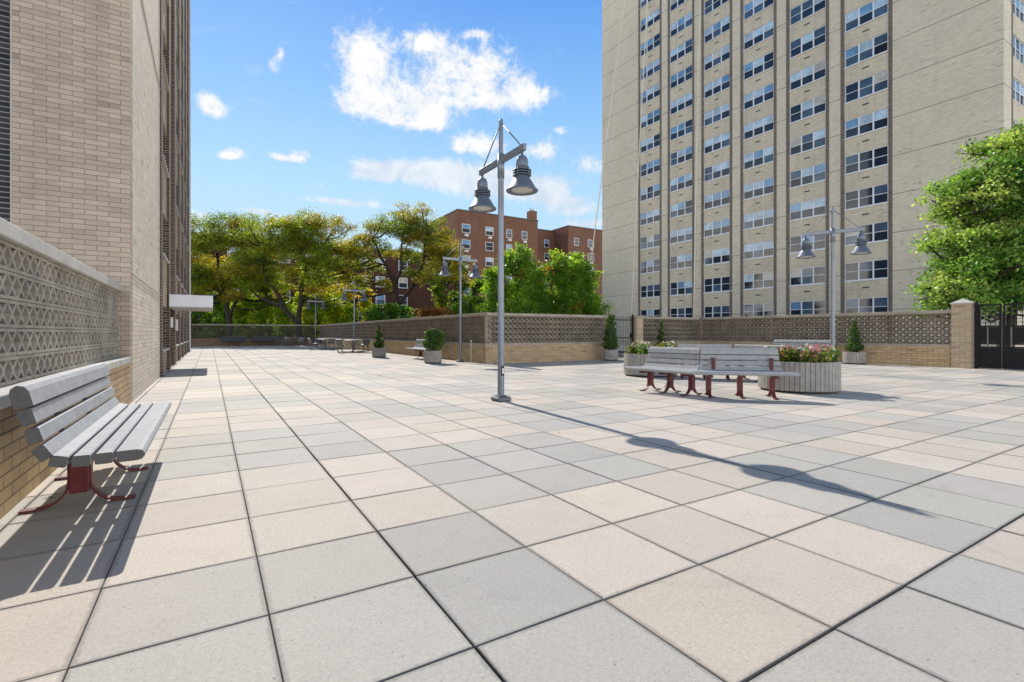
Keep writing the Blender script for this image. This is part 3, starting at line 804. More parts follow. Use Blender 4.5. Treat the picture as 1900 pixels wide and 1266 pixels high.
def jitter_cols(base, n, v=0.25, hue=0.12):
    b = np.array(base)
    c = b[None, :]*(1 + rng.uniform(-v, v, (n, 1)))
    c[:, 0] *= 1 + rng.uniform(-hue, hue*2, n); c[:, 2] *= 1 + rng.uniform(-hue, hue, n)
    return np.clip(c, 0.002, 1)
def blob_pts(n, c, r, surf=0.75):
    d = rng.normal(size=(n, 3)); d /= np.linalg.norm(d, axis=1)[:, None]
    q = np.where(rng.random(n) < surf, rng.uniform(0.82, 1.05, n), rng.uniform(0.3, 0.9, n))
    return np.array(c) + d*q[:, None]*np.array(r)
def topiary(label, x, y, z0, kind, h, rad):
    root = thing('topiary', label, 'topiary', (x, y, z0))
    core = MB(); P = []
    core.tube([(0, 0, -0.05), (0.01, 0, h*0.45), (0, 0.01, h*0.9)], [0.028, 0.02, 0.008], 7)
    core.build('trunk', M['bark'], root)
    cm = MB()
    if kind == 'spiral':
        turns = 3.4; ns = 70
        path = []; rr = []
        for i in range(ns):
            t = i/(ns-1); a = t*turns*2*math.pi + 0.6
            rr_ = rad*0.62*(1-t)**0.75*min(1.0, t*6+0.25)
            path.append((rr_*math.cos(a), rr_*math.sin(a), 0.10 + t*(h-0.13)))
            rr.append(max(0.032, rad*(1-t)*0.40+0.03))
        P.append(blob_pts(700, (0, 0, 0.14), (rad*0.92, rad*0.92, 0.15)))
        cm.tube(path, [q*0.8 for q in rr], 8)
        for p, q in zip(path, rr): P.append(blob_pts(int(30 + 800*q), p, (q, q, q*0.75)))
    elif kind == 'column':
        for i in range(14):
            t = i/13; a = i*2.4
            q = rad*(0.95-0.55*t)*(1.0+0.16*math.sin(i*2.1))
            P.append(blob_pts(int(200+900*q), (0.12*rad*math.cos(a), 0.12*rad*math.sin(a), 0.15+t*(h-0.3)), (q, q, h*0.07)))
        cm.tube([(0,0,0.05),(0,0,h*0.5),(0,0,h*0.93)], [rad*0.75, rad*0.6, 0.04], 10)
    elif kind == 'bush':
        for (cx, cz, q) in ((0.0,0.24,0.36),(-0.20,0.30,0.22),(0.22,0.34,0.24),(-0.06,0.56,0.25),(0.24,0.60,0.20),(-0.18,0.70,0.14),(0.05,0.40,0.30),(0.06,0.74,0.15)):
            P.append(blob_pts(int(3400*q), (cx, rng.uniform(-.1,.1), cz), (q, q, q*0.72)))
            cm.lathe([(0.0,-q*0.55),(q*0.6,-q*0.3),(q*0.75,0.0),(q*0.6,q*0.3),(0.0,q*0.5)], 10, (cx,0,cz))
    elif kind == 'cone':
        P.append(blob_pts(900, (0,0,0.20), (rad,rad,0.20)))
        for i in range(12):
            t = i/11; q = rad*0.62*(1-t)**0.8 + 0.035
            P.append(blob_pts(int(60+700*q), (0.02*math.sin(i*2), 0.02*math.cos(i*3), 0.38+t*(h-0.42)), (q,q,0.085)))
        cm.lathe([(0.0,0.0),(rad*0.75,0.1),(rad*0.8,0.22),(rad*0.5,0.36),(rad*0.5,0.45),(0.03,h*0.95),(0.0,h*0.96)], 12)
    P = np.concatenate(P)
    n = len(P)
    cols = jitter_cols((0.045, 0.105, 0.020), n, 0.45, 0.25)
    hi = rng.random(n) < 0.18; cols[hi] *= np.array((2.0, 1.8, 1.3))
    leaf_mesh('foliage', P, 0.062, cols, M['leaf_thick'], root, up=0.2, aspect=0.45)
    cc = simple('topiary_core', (0.018, 0.035, 0.010), 0.9, var=0.5, scale=30, bump=0.8) if 'tcore' not in M else M['tcore']
    M['tcore'] = cc
    cm.build('inner_core', cc, root)  # solid dark green core filling the inside of the foliage
topiary('slim spiral evergreen topiary in the tub before the long wall', 6.72, 22.9, 0.42, 'spiral', 1.12, 0.27)
topiary('wide bushy cloud shaped evergreen in the tub near the wall corner', 7.12, 17.35, 0.45, 'bush', 0.9, 0.4)
topiary('tall dense column evergreen in the shaded tub by the narrow gate', 14.1, 15.35, 0.42, 'column', 1.52, 0.34)
topiary('thin spiral evergreen poking up behind the left angled bench', 17.2, 15.45, 0.42, 'spiral', 1.20, 0.26)
topiary('narrow cone evergreen with round foot right of the right lamp', 20.05, 8.95, 0.42, 'cone', 1.16, 0.29)

def flowers(label, x, y, z0, r, mixcol, n=1500, hh=0.20):
    root = thing('flowering_plants', label, 'flowers', (x, y, z0))
    P = []; C = []; B = []; BC = []
    for i in range(34):
        a = rng.uniform(0, 6.28); q = r*math.sqrt(rng.uniform(0, 1))*0.92
        c = (q*math.cos(a), q*math.sin(a), hh*rng.uniform(0.25, 0.6)); rr = rng.uniform(0.10, 0.17)
        p = blob_pts(n//34, c, (rr, rr, rr*0.9)); P.append(p)
        g = [(0.06, 0.15, 0.025), (0.10, 0.19, 0.03), (0.13, 0.17, 0.035)][i % 3]
        C.append(jitter_cols(g, len(p), 0.35, 0.2))
        m_ = rng.integers(7, 18); bp = blob_pts(m_, (c[0], c[1], c[2]+0.03), (rr, rr, rr), 1.0)
        bp = bp[bp[:, 2] > c[2]-0.02]; B.append(bp)
        BC.append(np.repeat(np.array([mixcol[rng.integers(len(mixcol))]]), len(bp), 0))
    P = np.concatenate(P); C = np.concatenate(C); B = np.concatenate(B); BC = np.concatenate(BC)
    leaf_mesh('leaves', P, 0.085, C, M['leaf_thick'], root, up=0.5, aspect=0.7)
    B2 = np.concatenate([B + rng.normal(0, 0.014, B.shape) for _ in range(4)]); BC2 = np.concatenate([BC]*4)
    leaf_mesh('blossoms', B2, 0.055, np.clip(BC2*rng.uniform(0.8, 1.1, (len(BC2), 1)), 0, 1), M['petal'], root, up=0.8, aspect=0.9)
flowers('mass of white and pink flowers with green leaves in the right large planter', 9.90, 5.42, 0.56, 0.64, [(0.75,0.72,0.68),(0.75,0.72,0.68),(0.62,0.20,0.24),(0.66,0.34,0.36)], 2400, 0.30)
flowers('pale cream flowers and yellow green leaves in the left large planter', 10.0, 9.35, 0.56, 0.62, [(0.75,0.70,0.52),(0.72,0.66,0.60),(0.60,0.36,0.30)], 2000, 0.32)

# small items
def bottle():
    root = thing('bottle', 'small white plastic bottle on the paving under the left angled bench', 'bottle', (7.62, 6.72, 0.002))
    mb = MB(); mb.lathe([(0,0),(0.032,0.0),(0.034,0.01),(0.034,0.09),(0.028,0.11),(0.014,0.125),(0.014,0.14)], 16); mb.build('body', M['white_paint'], root)
    mb = MB(); mb.lathe([(0.016,0.141),(0.016,0.158),(0,0.159)], 12); mb.build('lid', M['white_paint'], root)
bottle()
def conduit():
    root = thing('conduit_pipe', 'thin pale upright pipe on the wall base right of the corner lamp', 'pipe', (8.58, 17.1, 0))
    mb = MB(); mb.tube([(0,0,0),(0,0,0.80)], 0.013, 8); mb.build('pipe', M['white_paint'], root)
    mb = MB(); mb.lathe([(0,0.801),(0.028,0.802),(0.03,0.84),(0,0.86)], 10); mb.build('pipe_cap', M['white_paint'], root)
conduit()

# ------------------------------------------------------------------ picnic tables
def picnic(label, x, y, rz):
    root = thing('picnic_table', label, 'picnic table', (x, y, 0), rz, 'round metal picnic tables with four seats')
    mb = MB(); mb.lathe([(0.0,0.735),(0.50,0.735),(0.525,0.725),(0.525,0.700),(0.50,0.695),(0.0,0.70)], 28, smooth=False); mb.build('tabletop', M['steel_grey'], root)
    mb = MB(); mb.lathe([(0.035,0.695),(0.035,0.10),(0.14,0.05),(0.14,0.0)], 14)
    for a in range(4):
        an = a*math.pi/2
        mb.tube([(0,0,0.30),(0.16*math.cos(an),0.16*math.sin(an),0.5),(0.40*math.cos(an),0.40*math.sin(an),0.69)], 0.014, 6)
    mb.build('pedestal', M['steel_grey'], root)
    for a in range(4):
        Mx = Matrix.Rotation(a*math.pi/2, 4, 'Z')
        mb = MB()
        prof = [(0.62,0.445),(0.72,0.435),(0.90,0.435),(0.99,0.455),(1.04,0.52),(1.065,0.62),(1.085,0.74),(1.11,0.785),(1.15,0.775)]
        vs = []; fs = []
        for q, (px, pz) in enumerate(prof):
            for yy in (-0.23, 0.23): vs.append((px, yy, pz)); vs.append((px+0.004, yy, pz-0.018))
        for q in range(len(prof)-1):
            b = q*4; e = b+4
            fs += [(b, b+2, e+2, e), (b+1, e+1, e+3, b+3), (b, e, e+1, b+1), (b+2, b+3, e+3, e+2)]
        fs += [(0,1,3,2)]; e = (len(prof)-1)*4; fs += [(e, e+2, e+3, e+1)]
        mb.add(vs, fs, M=Mx)
        st = mb.build('seat', M['steel_grey'], root)
        mb = MB()
        for yy in (-0.17, 0.17):
            pts = [(0.12, yy*0.4, 0.035), (0.55, yy, 0.03), (0.90, yy, 0.03), (1.00, yy, 0.06), (1.05, yy, 0.14), (1.03, yy, 0.25), (0.98, yy, 0.36), (0.94, yy, 0.42)]
            mb.tube([tuple(Mx @ Vector(p)) for p in pts], 0.021, 8)
        mb.build('seat_frame', M['steel_grey'], st)
    return root
p1 = picnic('nearest round metal picnic table with curved seats, left of the spiral topiary', 7.15, 29.6, R(33))
dup(p1, (6.75, 35.6, 0), R(12), 'middle round metal picnic table, in half shade beyond the nearest one')
dup(p1, (6.2, 46.2, 0), R(50), 'farthest round metal picnic table, in shade by the far wall')

# ------------------------------------------------------------------ windows
def window_mesh(W, H, nsash, fr=0.07, mull=0.10, depth=0.08):
    """window facing local -X, origin at lower left (y=0,z=0) of the opening; frame, lower panes, upper panes"""
    f = MB()
    f.box(0, depth, 0, fr, 0, H); f.box(0, depth, W-fr, W, 0, H)
    f.box(0.002, depth, fr, W-fr, 0, fr); f.box(0.002, depth, fr, W-fr, H-fr, H)
    sw = (W-2*fr-(nsash-1)*mull)/nsash
    lo = []; 
    for i in range(nsash):
        a = fr + i*(sw+mull)
        if i < nsash-1: f.box(0.001, depth, a+sw, a+sw+mull, fr, H-fr)
        f.box(0.012, depth, a, a+sw, H*0.5-0.02, H*0.5+0.025)
        lo.append((a, a+sw))
    return f, lo
def add_window(parent, loc, rz, W, H, nsash, frame_me, spans, rnd, sill=None, depth=0.08, palette=None):
    o = bpy.data.objects.new('window', frame_me); COL.objects.link(o); o.parent = parent
    o.location = loc; o.rotation_euler = (0, 0, rz)
    low = MB(); up = MB()
    pal = palette
    for (a, b) in spans:
        x = depth-0.025
        low.add([(x,a-.01,0.03),(x,b+.01,0.03),(x,b+.01,H*0.5),(x,a-.01,H*0.5)], [(0,3,2,1)], 0 if rnd.random() < 0.75 else 1)
        x2 = depth-0.035
        r = rnd.random(); mi = 0
        acc = 0
        for q, p in enumerate(pal):
            acc += p
            if r < acc: mi = q; break
        up.add([(x2,a-.01,H*0.5),(x2,b+.01,H*0.5),(x2,b+.01,H-0.03),(x2,a-.01,H-0.03)], [(0,3,2,1)], mi)
    low.build('lower_pane', [M['pane_dark'], M['pane_mid']], o)
    up.build('upper_pane', [M['pane_dark'], M['pane_mid'], M['pane_blue'], M['pane_pale'], M['pane_curtain']], o)
    return o

# ------------------------------------------------------------------ the tower on the right
def tower():
    X = 41.8; Y0 = 10.36; Y1 = 47.0; H = 54.0; ZB_ = -0.3
    root = thing('apartment_tower', 'tall tan brick apartment tower with six columns of triple windows behind the right wall', 'tower', (X, (Y0+Y1)/2, 0))
    oy = -(Y0+Y1)/2
    def W(mb, x0, x1, y0, y1, z0, z1, **kw): mb.box(x0-X, x1-X, y0+oy, y1+oy, z0, z1, **kw)
    WW = 2.92; cols = [16.45 + 4.255*i for i in range(6)]
    mb = MB(); W(mb, X+0.25, X+20, Y0+0.25, Y1, ZB_, H); mb.build('core', M['tower_brick'], root)
    strips = [(X, X+0.249, Y0, cols[0]-0.25)] + [(X, X+0.249, cols[i]+WW+0.25, cols[i+1]-0.25) for i in range(5)] + [(X, X+0.249, cols[5]+WW+0.25, Y1)]
    strips += [(X+0.25, X+1.45, Y0, Y0+0.249), (X+4.6, X+20, Y0, Y0+0.249)]
    for st in strips:
        mb = MB(); W(mb, *st, ZB_, H); mb.build('brick_wall', M['tower_brick'], root)
    for i in range(6):
        for (a, b) in ((cols[i]-0.249, cols[i]-0.001), (cols[i]+WW+0.001, cols[i]+WW+0.249)):
            mb = MB(); W(mb, X-0.02, X+0.24, a, b, ZB_, H); mb.build('dark_pier', M['tower_dark'], root)
    mb = MB(); W(mb, X+1.452, X+1.698, Y0-0.02, Y0+0.24, ZB_, H); mb.build('dark_pier', M['tower_dark'], root)
    mb = MB(); W(mb, X+4.352, X+4.598, Y0-0.02, Y0+0.24, ZB_, H); mb.build('dark_pier', M['tower_dark'], root)
    FH = 2.74; top0 = 6.52-FH; WH = 1.42
    fm, spans = window_mesh(WW-0.02, WH, 3)
    fme = None
    rnd = random.Random(11)
    nrow = 15
    slm = MB(); slm.box(-0.10, 0.17, -0.008, WW-0.012, -0.068, -0.002)
    o = slm.build('sill', M['white_metal']); sill_me = o.data; bpy.data.objects.remove(o)
    for i in range(6):
        nr = nrow - (2 if i < 2 else 0)
        for k in range(-1, nr):
            zt = top0 + FH*k
            z0 = zt + 0.001; z1 = zt + FH - WH - 0.07
            if k == -1: z0 = ZB_
            if k == nr-1: z1 = H
            sp = MB(); W(sp, X+0.03, X+0.24, cols[i]+0.001, cols[i]+WW-0.001, z0, z1)
            so_ = sp.build('spandrel', M['tower_panel'], root)
            if k >= 0:
                vt = MB(); W(vt, X+0.018, X+0.029, cols[i]+WW*0.42, cols[i]+WW*0.58, zt+0.70, zt+0.79)
                vt.build('vent_slot', M['black_base'], so_)
        up = [(0.05,0.10,0.25,0.45,0.15),(0.12,0.2,0.25,0.35,0.08),(0.05,0.10,0.30,0.50,0.05),(0.05,0.10,0.22,0.58,0.05),(0.08,0.12,0.25,0.5,0.05),(0.10,0.12,0.30,0.45,0.03)][i]
        for k in range(nrow - (2 if i < 2 else 0)):
            z0 = top0 + FH*k - WH
            pal = (0.55, 0.3, 0.05, 0.05, 0.05) if (k < 2 or (i == 0 and k in (2, 3, 4, 6))) else up
            if fme is None:
                o = fm.build('window', M['white_metal']); fme = o.data; bpy.data.objects.remove(o)
            wn = add_window(root, (0.07, cols[i]+oy+0.01, z0), 0, WW-0.02, WH, 3, fme, spans, rnd, palette=pal)
            so_ = bpy.data.objects.new('sill', sill_me); COL.objects.link(so_); so_.parent = wn
    # windows of the side face (facing -Y)
    for k in range(3, 13):
        zt = top0 + FH*k
        sp = MB(); W(sp, X+1.70, X+4.35, Y0+0.03, Y0+0.24, (zt if k > 3 else ZB_), (zt+FH-WH-0.002 if k < 12 else H)); sp.build('spandrel', M['tower_panel'], root)
    fm2, spans2 = window_mesh(2.63, WH, 3)
    o = fm2.build('window', M['white_metal']); fme2 = o.data; bpy.data.objects.remove(o)
    for k in range(4, 13):
        add_window(root, (1.71+2.63, Y0+oy+0.07, top0+FH*k-WH+0.001), R(90), 2.63, WH, 3, fme2, spans2, rnd, palette=(0.1,0.1,0.6,0.2,0.0))
    for q in kids(root):
        pass
    mb = MB(); mb.lathe([(0.0,0.10),(0.07,0.08),(0.10,0.0),(0.07,-0.05),(0.0,-0.06)], 12, (-0.12, 28.95+oy, 5.05))
    mb.build('security_light', M['white_paint'], root)
    mb = MB(); W(mb, X-0.1, X+20.1, Y0-0.1, Y1+0.1, H+0.001, H+0.5); mb.build('parapet', M['concrete'], root)
    return root
tower()
# window rz for the side face: rotate so that local -X faces -Y

# ropes hanging from the tower roof
def rope(label, top, bot, r=0.062):
    top, bot = Vector(top), Vector(bot)
    root = thing('rope', label, 'rope', tuple(bot), 0, 'work ropes hanging down the tower')
    pts = []
    for i in range(9):
        t = i/8; p = (top-bot)*t; p.x -= 0.9*math.sin(t*math.pi)*0.15; pts.append(tuple(p))
    mb = MB(); mb.tube(pts, r, 6); mb.build('cord', M['rope'], root)
rope('leftmost long pale rope slanting across the tower edge down to the trees', (41.45, 39.6, 54.0), (38.5, 47.2, -0.25))
rope('pale rope hanging down in front of the first window column', (41.45, 37.9, 54.0), (41.0, 41.4, -0.25))
rope('pale rope hanging down left of the third window column', (41.45, 31.6, 54.0), (41.2, 32.9, -0.25))

# ------------------------------------------------------------------ the building on the left
def left_building():
    X = -1.08; Y0 = 9.9; Y1 = 36.0; H = 46.0
    root = thing('apartment_building', 'tall brick apartment building along the left edge with dark piers and white entrance canopy', 'building', (X, Y0, 0))
    def W(mb, x0, x1, y0, y1, z0, z1, **kw): mb.box(x0-X, x1-X, y0-Y0, y1-Y0, z0, z1, **kw)
    mb = MB(); W(mb, -14, X-0.45, Y0+0.30, Y1-0.02, -0.3, H); mb.build('core', M['dark_brick'], root)
    mb = MB(); W(mb, -2.44, X-0.001, Y0, Y0+0.298, -0.3, H); mb.build('end_wall', M['grey_brick'], root)
    mb = MB(); W(mb, -14, -2.47, Y0+0.10, Y0+0.297, -0.3, H); mb.build('dark_end_wall', M['blue_brick'], root)
    mb = MB(); W(mb, -2.468, -2.442, Y0+0.02, Y0+0.29, -0.3, H); mb.build('corner_joint', M['concrete'], root)
    mb = MB(); W(mb, X-0.449, X, Y0+0.30, 15.45, -0.3, H); mb.build('side_wall', M['sunlit_brick'], root)
    for z in (2.08, 7.3, 12.5, 17.7):
        mb = MB(); W(mb, X+0.0005, X+0.014, Y0+0.31, 15.44, z, z+0.03); mb.build('floor_joint', M['concrete'], root)
    # bays
    bays = [(16.0, 18.3), (22.1, 24.3), (25.4, 27.6), (28.7, 30.9), (32.0, 34.2)]
    door = (19.15, 21.0)
    edges = [15.452] + [e for b in sorted(bays + [door]) for e in b] + [Y1]
    for a, b in zip(edges[0::2], edges[1::2]):
        mb = MB(); W(mb, X-0.44, X+0.03, a+0.001, b-0.001, -0.3, H); mb.build('dark_pier', M['dark_brick'], root)
    FH = 2.6; WH = 1.17; s0 = 0.72
    rnd = random.Random(5)
    for bi, (a, b) in enumerate(bays):
        fm, spans = window_mesh(b-a-0.02, WH, 2, depth=0.07)
        o = fm.build('window', M['white_metal']); fme = o.data; bpy.data.objects.remove(o)
        # this building's windows face +X: mirror by rotating 180 degrees
        slm = MB()
        slm.prism([(-0.20, 0.06), (0.20, -0.10), (0.20, -0.045), (-0.20, -0.001)][:0] or [(-0.21, -0.10), (0.23, -0.06), (0.23, -0.001), (-0.21, -0.045)], 'y', 0.0, b-a-0.02)
        o = slm.build('sill', M['concrete']); slme = o.data; bpy.data.objects.remove(o)
        NR = 10
        for k in range(0, NR+1):
            sz = s0 + k*FH
            sp = MB()
            W(sp, X-0.40, X-0.03, a+0.002, b-0.002, (-0.3 if k == 0 else sz-FH+WH+0.001), (sz-0.062 if k < NR else H))
            sp.build('spandrel', M['tan_brick'], root)
        for k in range(0, NR):
            wn = add_window(root, (-0.17, b-0.01-Y0, s0+k*FH), R(180), b-a-0.02, WH, 2, fme, spans, rnd, depth=0.07, palette=(0.4,0.3,0.2,0.1,0.0))
            so_ = bpy.data.objects.new('sill', slme); COL.objects.link(so_); so_.parent = wn
    # entrance
    a, b = door
    mb = MB(); W(mb, X-0.40, X-0.28, a+0.002, b-0.002, 2.12, H); mb.build('entrance_panel', M['tan_brick'], root)
    mb = MB(); W(mb, X-0.36, X-0.29, a+0.002, a+0.08, -0.05, 2.118); W(mb, X-0.36, X-0.29, b-0.08, b-0.002, -0.05, 2.118); W(mb, X-0.36, X-0.29, a+0.081, b-0.081, 2.04, 2.118)
    fr = mb.build('door', M['door'], root)
    mb = MB(); W(mb, X-0.34, X-0.31, a+0.082, (a+b)/2-0.01, 0.0, 2.038); W(mb, X-0.34, X-0.31, (a+b)/2+0.01, b-0.082, 0.0, 2.038); mb.build('door_leaf', M['pane_dark'], fr)
    mb = MB(); W(mb, X-0.30, X-0.27, (a+b)/2-0.10, (a+b)/2-0.07, 0.9, 1.2); mb.build('handle', M['white_metal'], fr)
    mb = MB(); W(mb, X+0.031, 0.09, 18.2, 21.05, 1.93, 2.30, bev=0.012); cp = mb.build('canopy', M['white_metal'], root)
    mb = MB(); W(mb, X+0.032, 0.075, 18.22, 21.03, 1.905, 1.929); mb.build('soffit', M['concrete'], cp)
    mb = MB(); W(mb, X+0.031, X+0.10, 18.75, 18.95, 1.30, 1.62, bev=0.01); mb.build('sign_box', M['white_paint'], root)
    mb = MB(); W(mb, X+0.031, X+0.10, 21.45, 21.7, 1.20, 1.62, bev=0.01); mb.build('sign_box', M['white_paint'], root)
    mb = MB(); mb.tube([(0.05, Y1-Y0-0.05, 0), (0.05, Y1-Y0-0.05, H)], 0.05, 8); mb.build('downpipe', M['white_metal'], root)
left_building()

# ------------------------------------------------------------------ red brick buildings in the distance
def red_building():
    Y = 77.5
    root = thing('brick_building', 'red brick apartment block with a chimney rising above the trees', 'building', (52, Y, 0))
    def W(mb, x0, x1, y0, y1, z0, z1, **kw): mb.box(x0-52, x1-52, y0-Y, y1-Y, z0, z1, **kw)
    ZT = 22.2
    for v in ((36.3, 52.9, Y, Y+16, ZT), (52.9, 60.2, Y+4.6, Y+15.9, ZT-0.4), (60.2, 84, Y, Y+16, ZT-0.1)):
        mb = MB(); W(mb, *v[:4], -0.3, v[4]); mb.build('wall', M['red_brick'], root)
    for v in ((36.2, 53.0, Y-0.1, Y+16.1, ZT+0.002, ZT+0.22), (60.1, 84.1, Y-0.1, Y+16.1, ZT-0.098, ZT+0.1), (53.01, 60.09, Y+4.5, Y+16, ZT-0.398, ZT-0.2)):
        mb = MB(); W(mb, *v); mb.build('roof_edge', M['roof'], root)
    mb = MB(); W(mb, 52.0, 53.4, Y+1.0, Y+2.4, ZT+0.222, ZT+2.2); ch = mb.build('chimney', M['red_brick'], root)
    for dx in (0.35, 0.95):
        mb = MB(); mb.lathe([(0.17,0),(0.15,0.55),(0.0,0.56)], 10, (dx, 1.7, ZT+2.202)); mb.build('chimney_pot', M['concrete'], ch)
    rnd = random.Random(3)
    fm, spans = window_mesh(1.6, 1.55, 1, fr=0.09)
    fm2, spans2 = window_mesh(1.2, 1.55, 1, fr=0.09)
    o = fm.build('window', M['white_metal']); A = o.data; bpy.data.objects.remove(o)
    o = fm2.build('window', M['white_metal']); B = o.data; bpy.data.objects.remove(o)
    for (xc, me, w, sp, dy) in ((37.9,A,1.6,spans,0),(42.5,A,1.6,spans,0),(46.6,B,1.2,spans2,0),(49.9,B,1.2,spans2,0),(55.2,B,1.2,spans2,4.6),(58.2,B,1.2,spans2,4.6),(62.2,B,1.2,spans2,0),(65.9,A,1.6,spans,0),(69.6,B,1.2,spans2,0),(74,A,1.6,spans,0)):
        for k in range(7):
            z = 18.45 - 2.72*k
            add_window(root, (xc+w/2-52, dy-0.06, z), R(90), w, 1.55, 1, me, sp, rnd, palette=(0.15,0.2,0.3,0.25,0.10))
            if rnd.random() < 0.6:
                mb = MB(); mb.box(xc-52-0.33, xc-52+0.33, dy-0.38, dy-0.002, z-0.62, z-0.22); mb.build('air_conditioner', M['white_paint'], root)
red_building()
def maroon_building():
    Y = 78.0
    root = thing('brick_building', 'lower dark maroon brick building glimpsed behind the left trees', 'building', (8, Y, 0))
    def W(mb, x0, x1, y0, y1, z0, z1, **kw): mb.box(x0-8, x1-8, y0-Y, y1-Y, z0, z1, **kw)
    mb = MB(); W(mb, -24, 36.2, Y, Y+14, -0.3, 14.2); mb.build('wall', M['maroon_brick'], root)
    mb = MB(); W(mb, -24.1, 36.15, Y-0.1, Y+14.1, 14.202, 14.5); mb.build('roof_edge', M['roof'], root)
    rnd = random.Random(4)
    fm, spans = window_mesh(1.5, 1.7, 1, fr=0.10)
    o = fm.build('window', M['white_metal']); A = o.data; bpy.data.objects.remove(o)
    for xc in (-14, -10, -6, -2, 2.8, 5.4, 9.2, 12.8, 16.6, 20.4, 23.1, 26.8):
        for z in (2.8, 5.6, 8.4, 11.2):
            add_window(root, (xc+0.75-8, -0.06, z), R(90), 1.5, 1.7, 1, A, spans, rnd, palette=(0.3,0.3,0.2,0.15,0.05))
maroon_building()

# ------------------------------------------------------------------ trees
def tree(label, loc, limbs, clumps, dens, leaf, palette, name='tree', facing=YAW, spray=0.32, flat=0.5, up=0.35, trunk_r=0.25, cat='tree', accents=None, aspect=0.55, group=None, tw=True, ragged=True, mat='leaf', fill=None, vs=0.85):
    """limbs: lists of (lateral, depth, height, radius) ; clumps: (lateral, depth, height, r_lat, r_vert)"""
    root = thing(name, label, cat, loc, -facing, group)
    mb = MB(); allp = []
    for lb in limbs:
        pts = []; rad = []
        # subdivide with small wobble
        for a, b in zip(lb[:-1], lb[1:]):
            for q in range(3):
                t = q/3
                w = 0.035*(b[2]-a[2] + 1)*(0 if q == 0 else 1)
                pts.append(tuple(a[i]+(b[i]-a[i])*t + rng.uniform(-w, w) for i in range(3))); rad.append(a[3]+(b[3]-a[3])*t)
        pts.append(lb[-1][:3]); rad.append(lb[-1][3])
        mb.tube(pts, rad, 8); allp += list(zip(pts, rad))
    AP = np.array([p for p, r in allp]) if allp else np.zeros((1, 3))
    if fill:
        n_, xw, hlo, hhi, r_ = fill
        for _ in range(n_):
            h = rng.uniform(hlo, hhi); t_ = (h-hlo)/(hhi-hlo)
            w_ = xw*math.sqrt(max(0.08, 1-(t_*1.0)**2.2))
            clumps = clumps + [(rng.uniform(-1, 1)*w_, rng.uniform(-1.6, 1.9), h, r_*rng.uniform(.7, 1.2), r_*rng.uniform(.35, .5), int(rng.integers(len(palette))))]
    if ragged:
        ex = []
        for (x, d, h, rl, rv, *ci) in clumps:
            ex.append((x, d, h, rl*0.8, rv*vs, *ci))
            for _ in range(3):
                a = rng.uniform(0, 6.28)
                q = rl*rng.uniform(0.75, 1.25)
                ex.append((x+q*math.cos(a), d+q*math.sin(a)*0.8, h+rng.uniform(-0.8, 0.7)*rv*1.3, rl*rng.uniform(0.28, 0.45), rv*vs*rng.uniform(0.45, 0.75), *ci))
        clumps = ex
    P = []; C = []
    for (x, d, h, rl, rv, *ci) in clumps:
        c = np.array((x, d, h))
        # branch from the nearest lower limb point
        dist = np.linalg.norm((AP - c)*np.array((1, 1, 1.0)), axis=1) + np.where(AP[:, 2] > h+0.3, 3.0, 0.0)
        s0 = AP[int(np.argmin(dist))]
        if tw:
            mid = (s0+c)/2 + np.array((0, 0, -0.12*np.linalg.norm(c-s0)))
            r0 = 0.03 + 0.012*np.linalg.norm(c-s0)
            mb.tube([tuple(s0), tuple(mid), tuple(c)], [r0, r0*0.75, r0*0.45], 6, caps=False)
            for _ in range(4):
                e = c + rng.normal(size=3)*np.array((rl, rl, rv))*0.6
                m2 = (c+e)/2 + rng.normal(size=3)*0.1
                mb.tube([tuple(mid*0.3+c*0.7), tuple(m2), tuple(e)], [r0*0.4, r0*0.3, 0.012], 5, caps=False)
        vol = rl*rl*rv
        ns = max(6, int(dens*(rl*rl*0.55 + rl*rv*1.1)))
        dd = rng.normal(size=(ns, 3)); dd /= np.linalg.norm(dd, axis=1)[:, None]
        rr = rng.uniform(0.15, 1, ns)**0.45
        sc = c + dd*rr[:, None]*np.array((rl, rl, rv))
        sc[:, 2] += 0.12*rl*rng.normal(size=ns)*0.5
        pal = palette[ci[0]] if ci else palette[rng.integers(len(palette))]
        for s_ in sc:
            m_ = rng.integers(12, 30)
            pp = s_ + rng.normal(size=(m_, 3))*np.array((spray, spray, spray*flat))
            base = np.array(pal)*rng.uniform(0.7, 1.3)
            # tips drier and yellower toward the top of the clump
            P.append(pp); C.append(jitter_cols(base, m_, 0.3, 0.14))
    if accents:
        for (x, d, h, r, col, n) in accents:
            pp = np.array((x, d, h)) + rng.normal(size=(n, 3))*r
            P.append(pp); C.append(jitter_cols(col, n, 0.3, 0.12))
    mb.build('trunk', M['bark'], root)
    P = np.concatenate(P); C = np.concatenate(C)
    leaf_mesh('crown', P, leaf, C, M[mat], root, up=up, aspect=aspect)
    return root
def cam_pt(px, d):
    r = (px-950)*d/921
    return (d*math.sin(YAW)+r*math.cos(YAW), d*math.cos(YAW)-r*math.sin(YAW), -0.3)
OL = [(0.135,0.185,0.028), (0.18,0.185,0.024), (0.09,0.155,0.03), (0.215,0.20,0.024), (0.16,0.24,0.03)]
GR = [(0.078, 0.176, 0.029), (0.111, 0.221, 0.033), (0.052, 0.124, 0.023), (0.156, 0.273, 0.036)]
YL = [(0.264, 0.312, 0.029), (0.204, 0.288, 0.029), (0.336, 0.288, 0.026)]

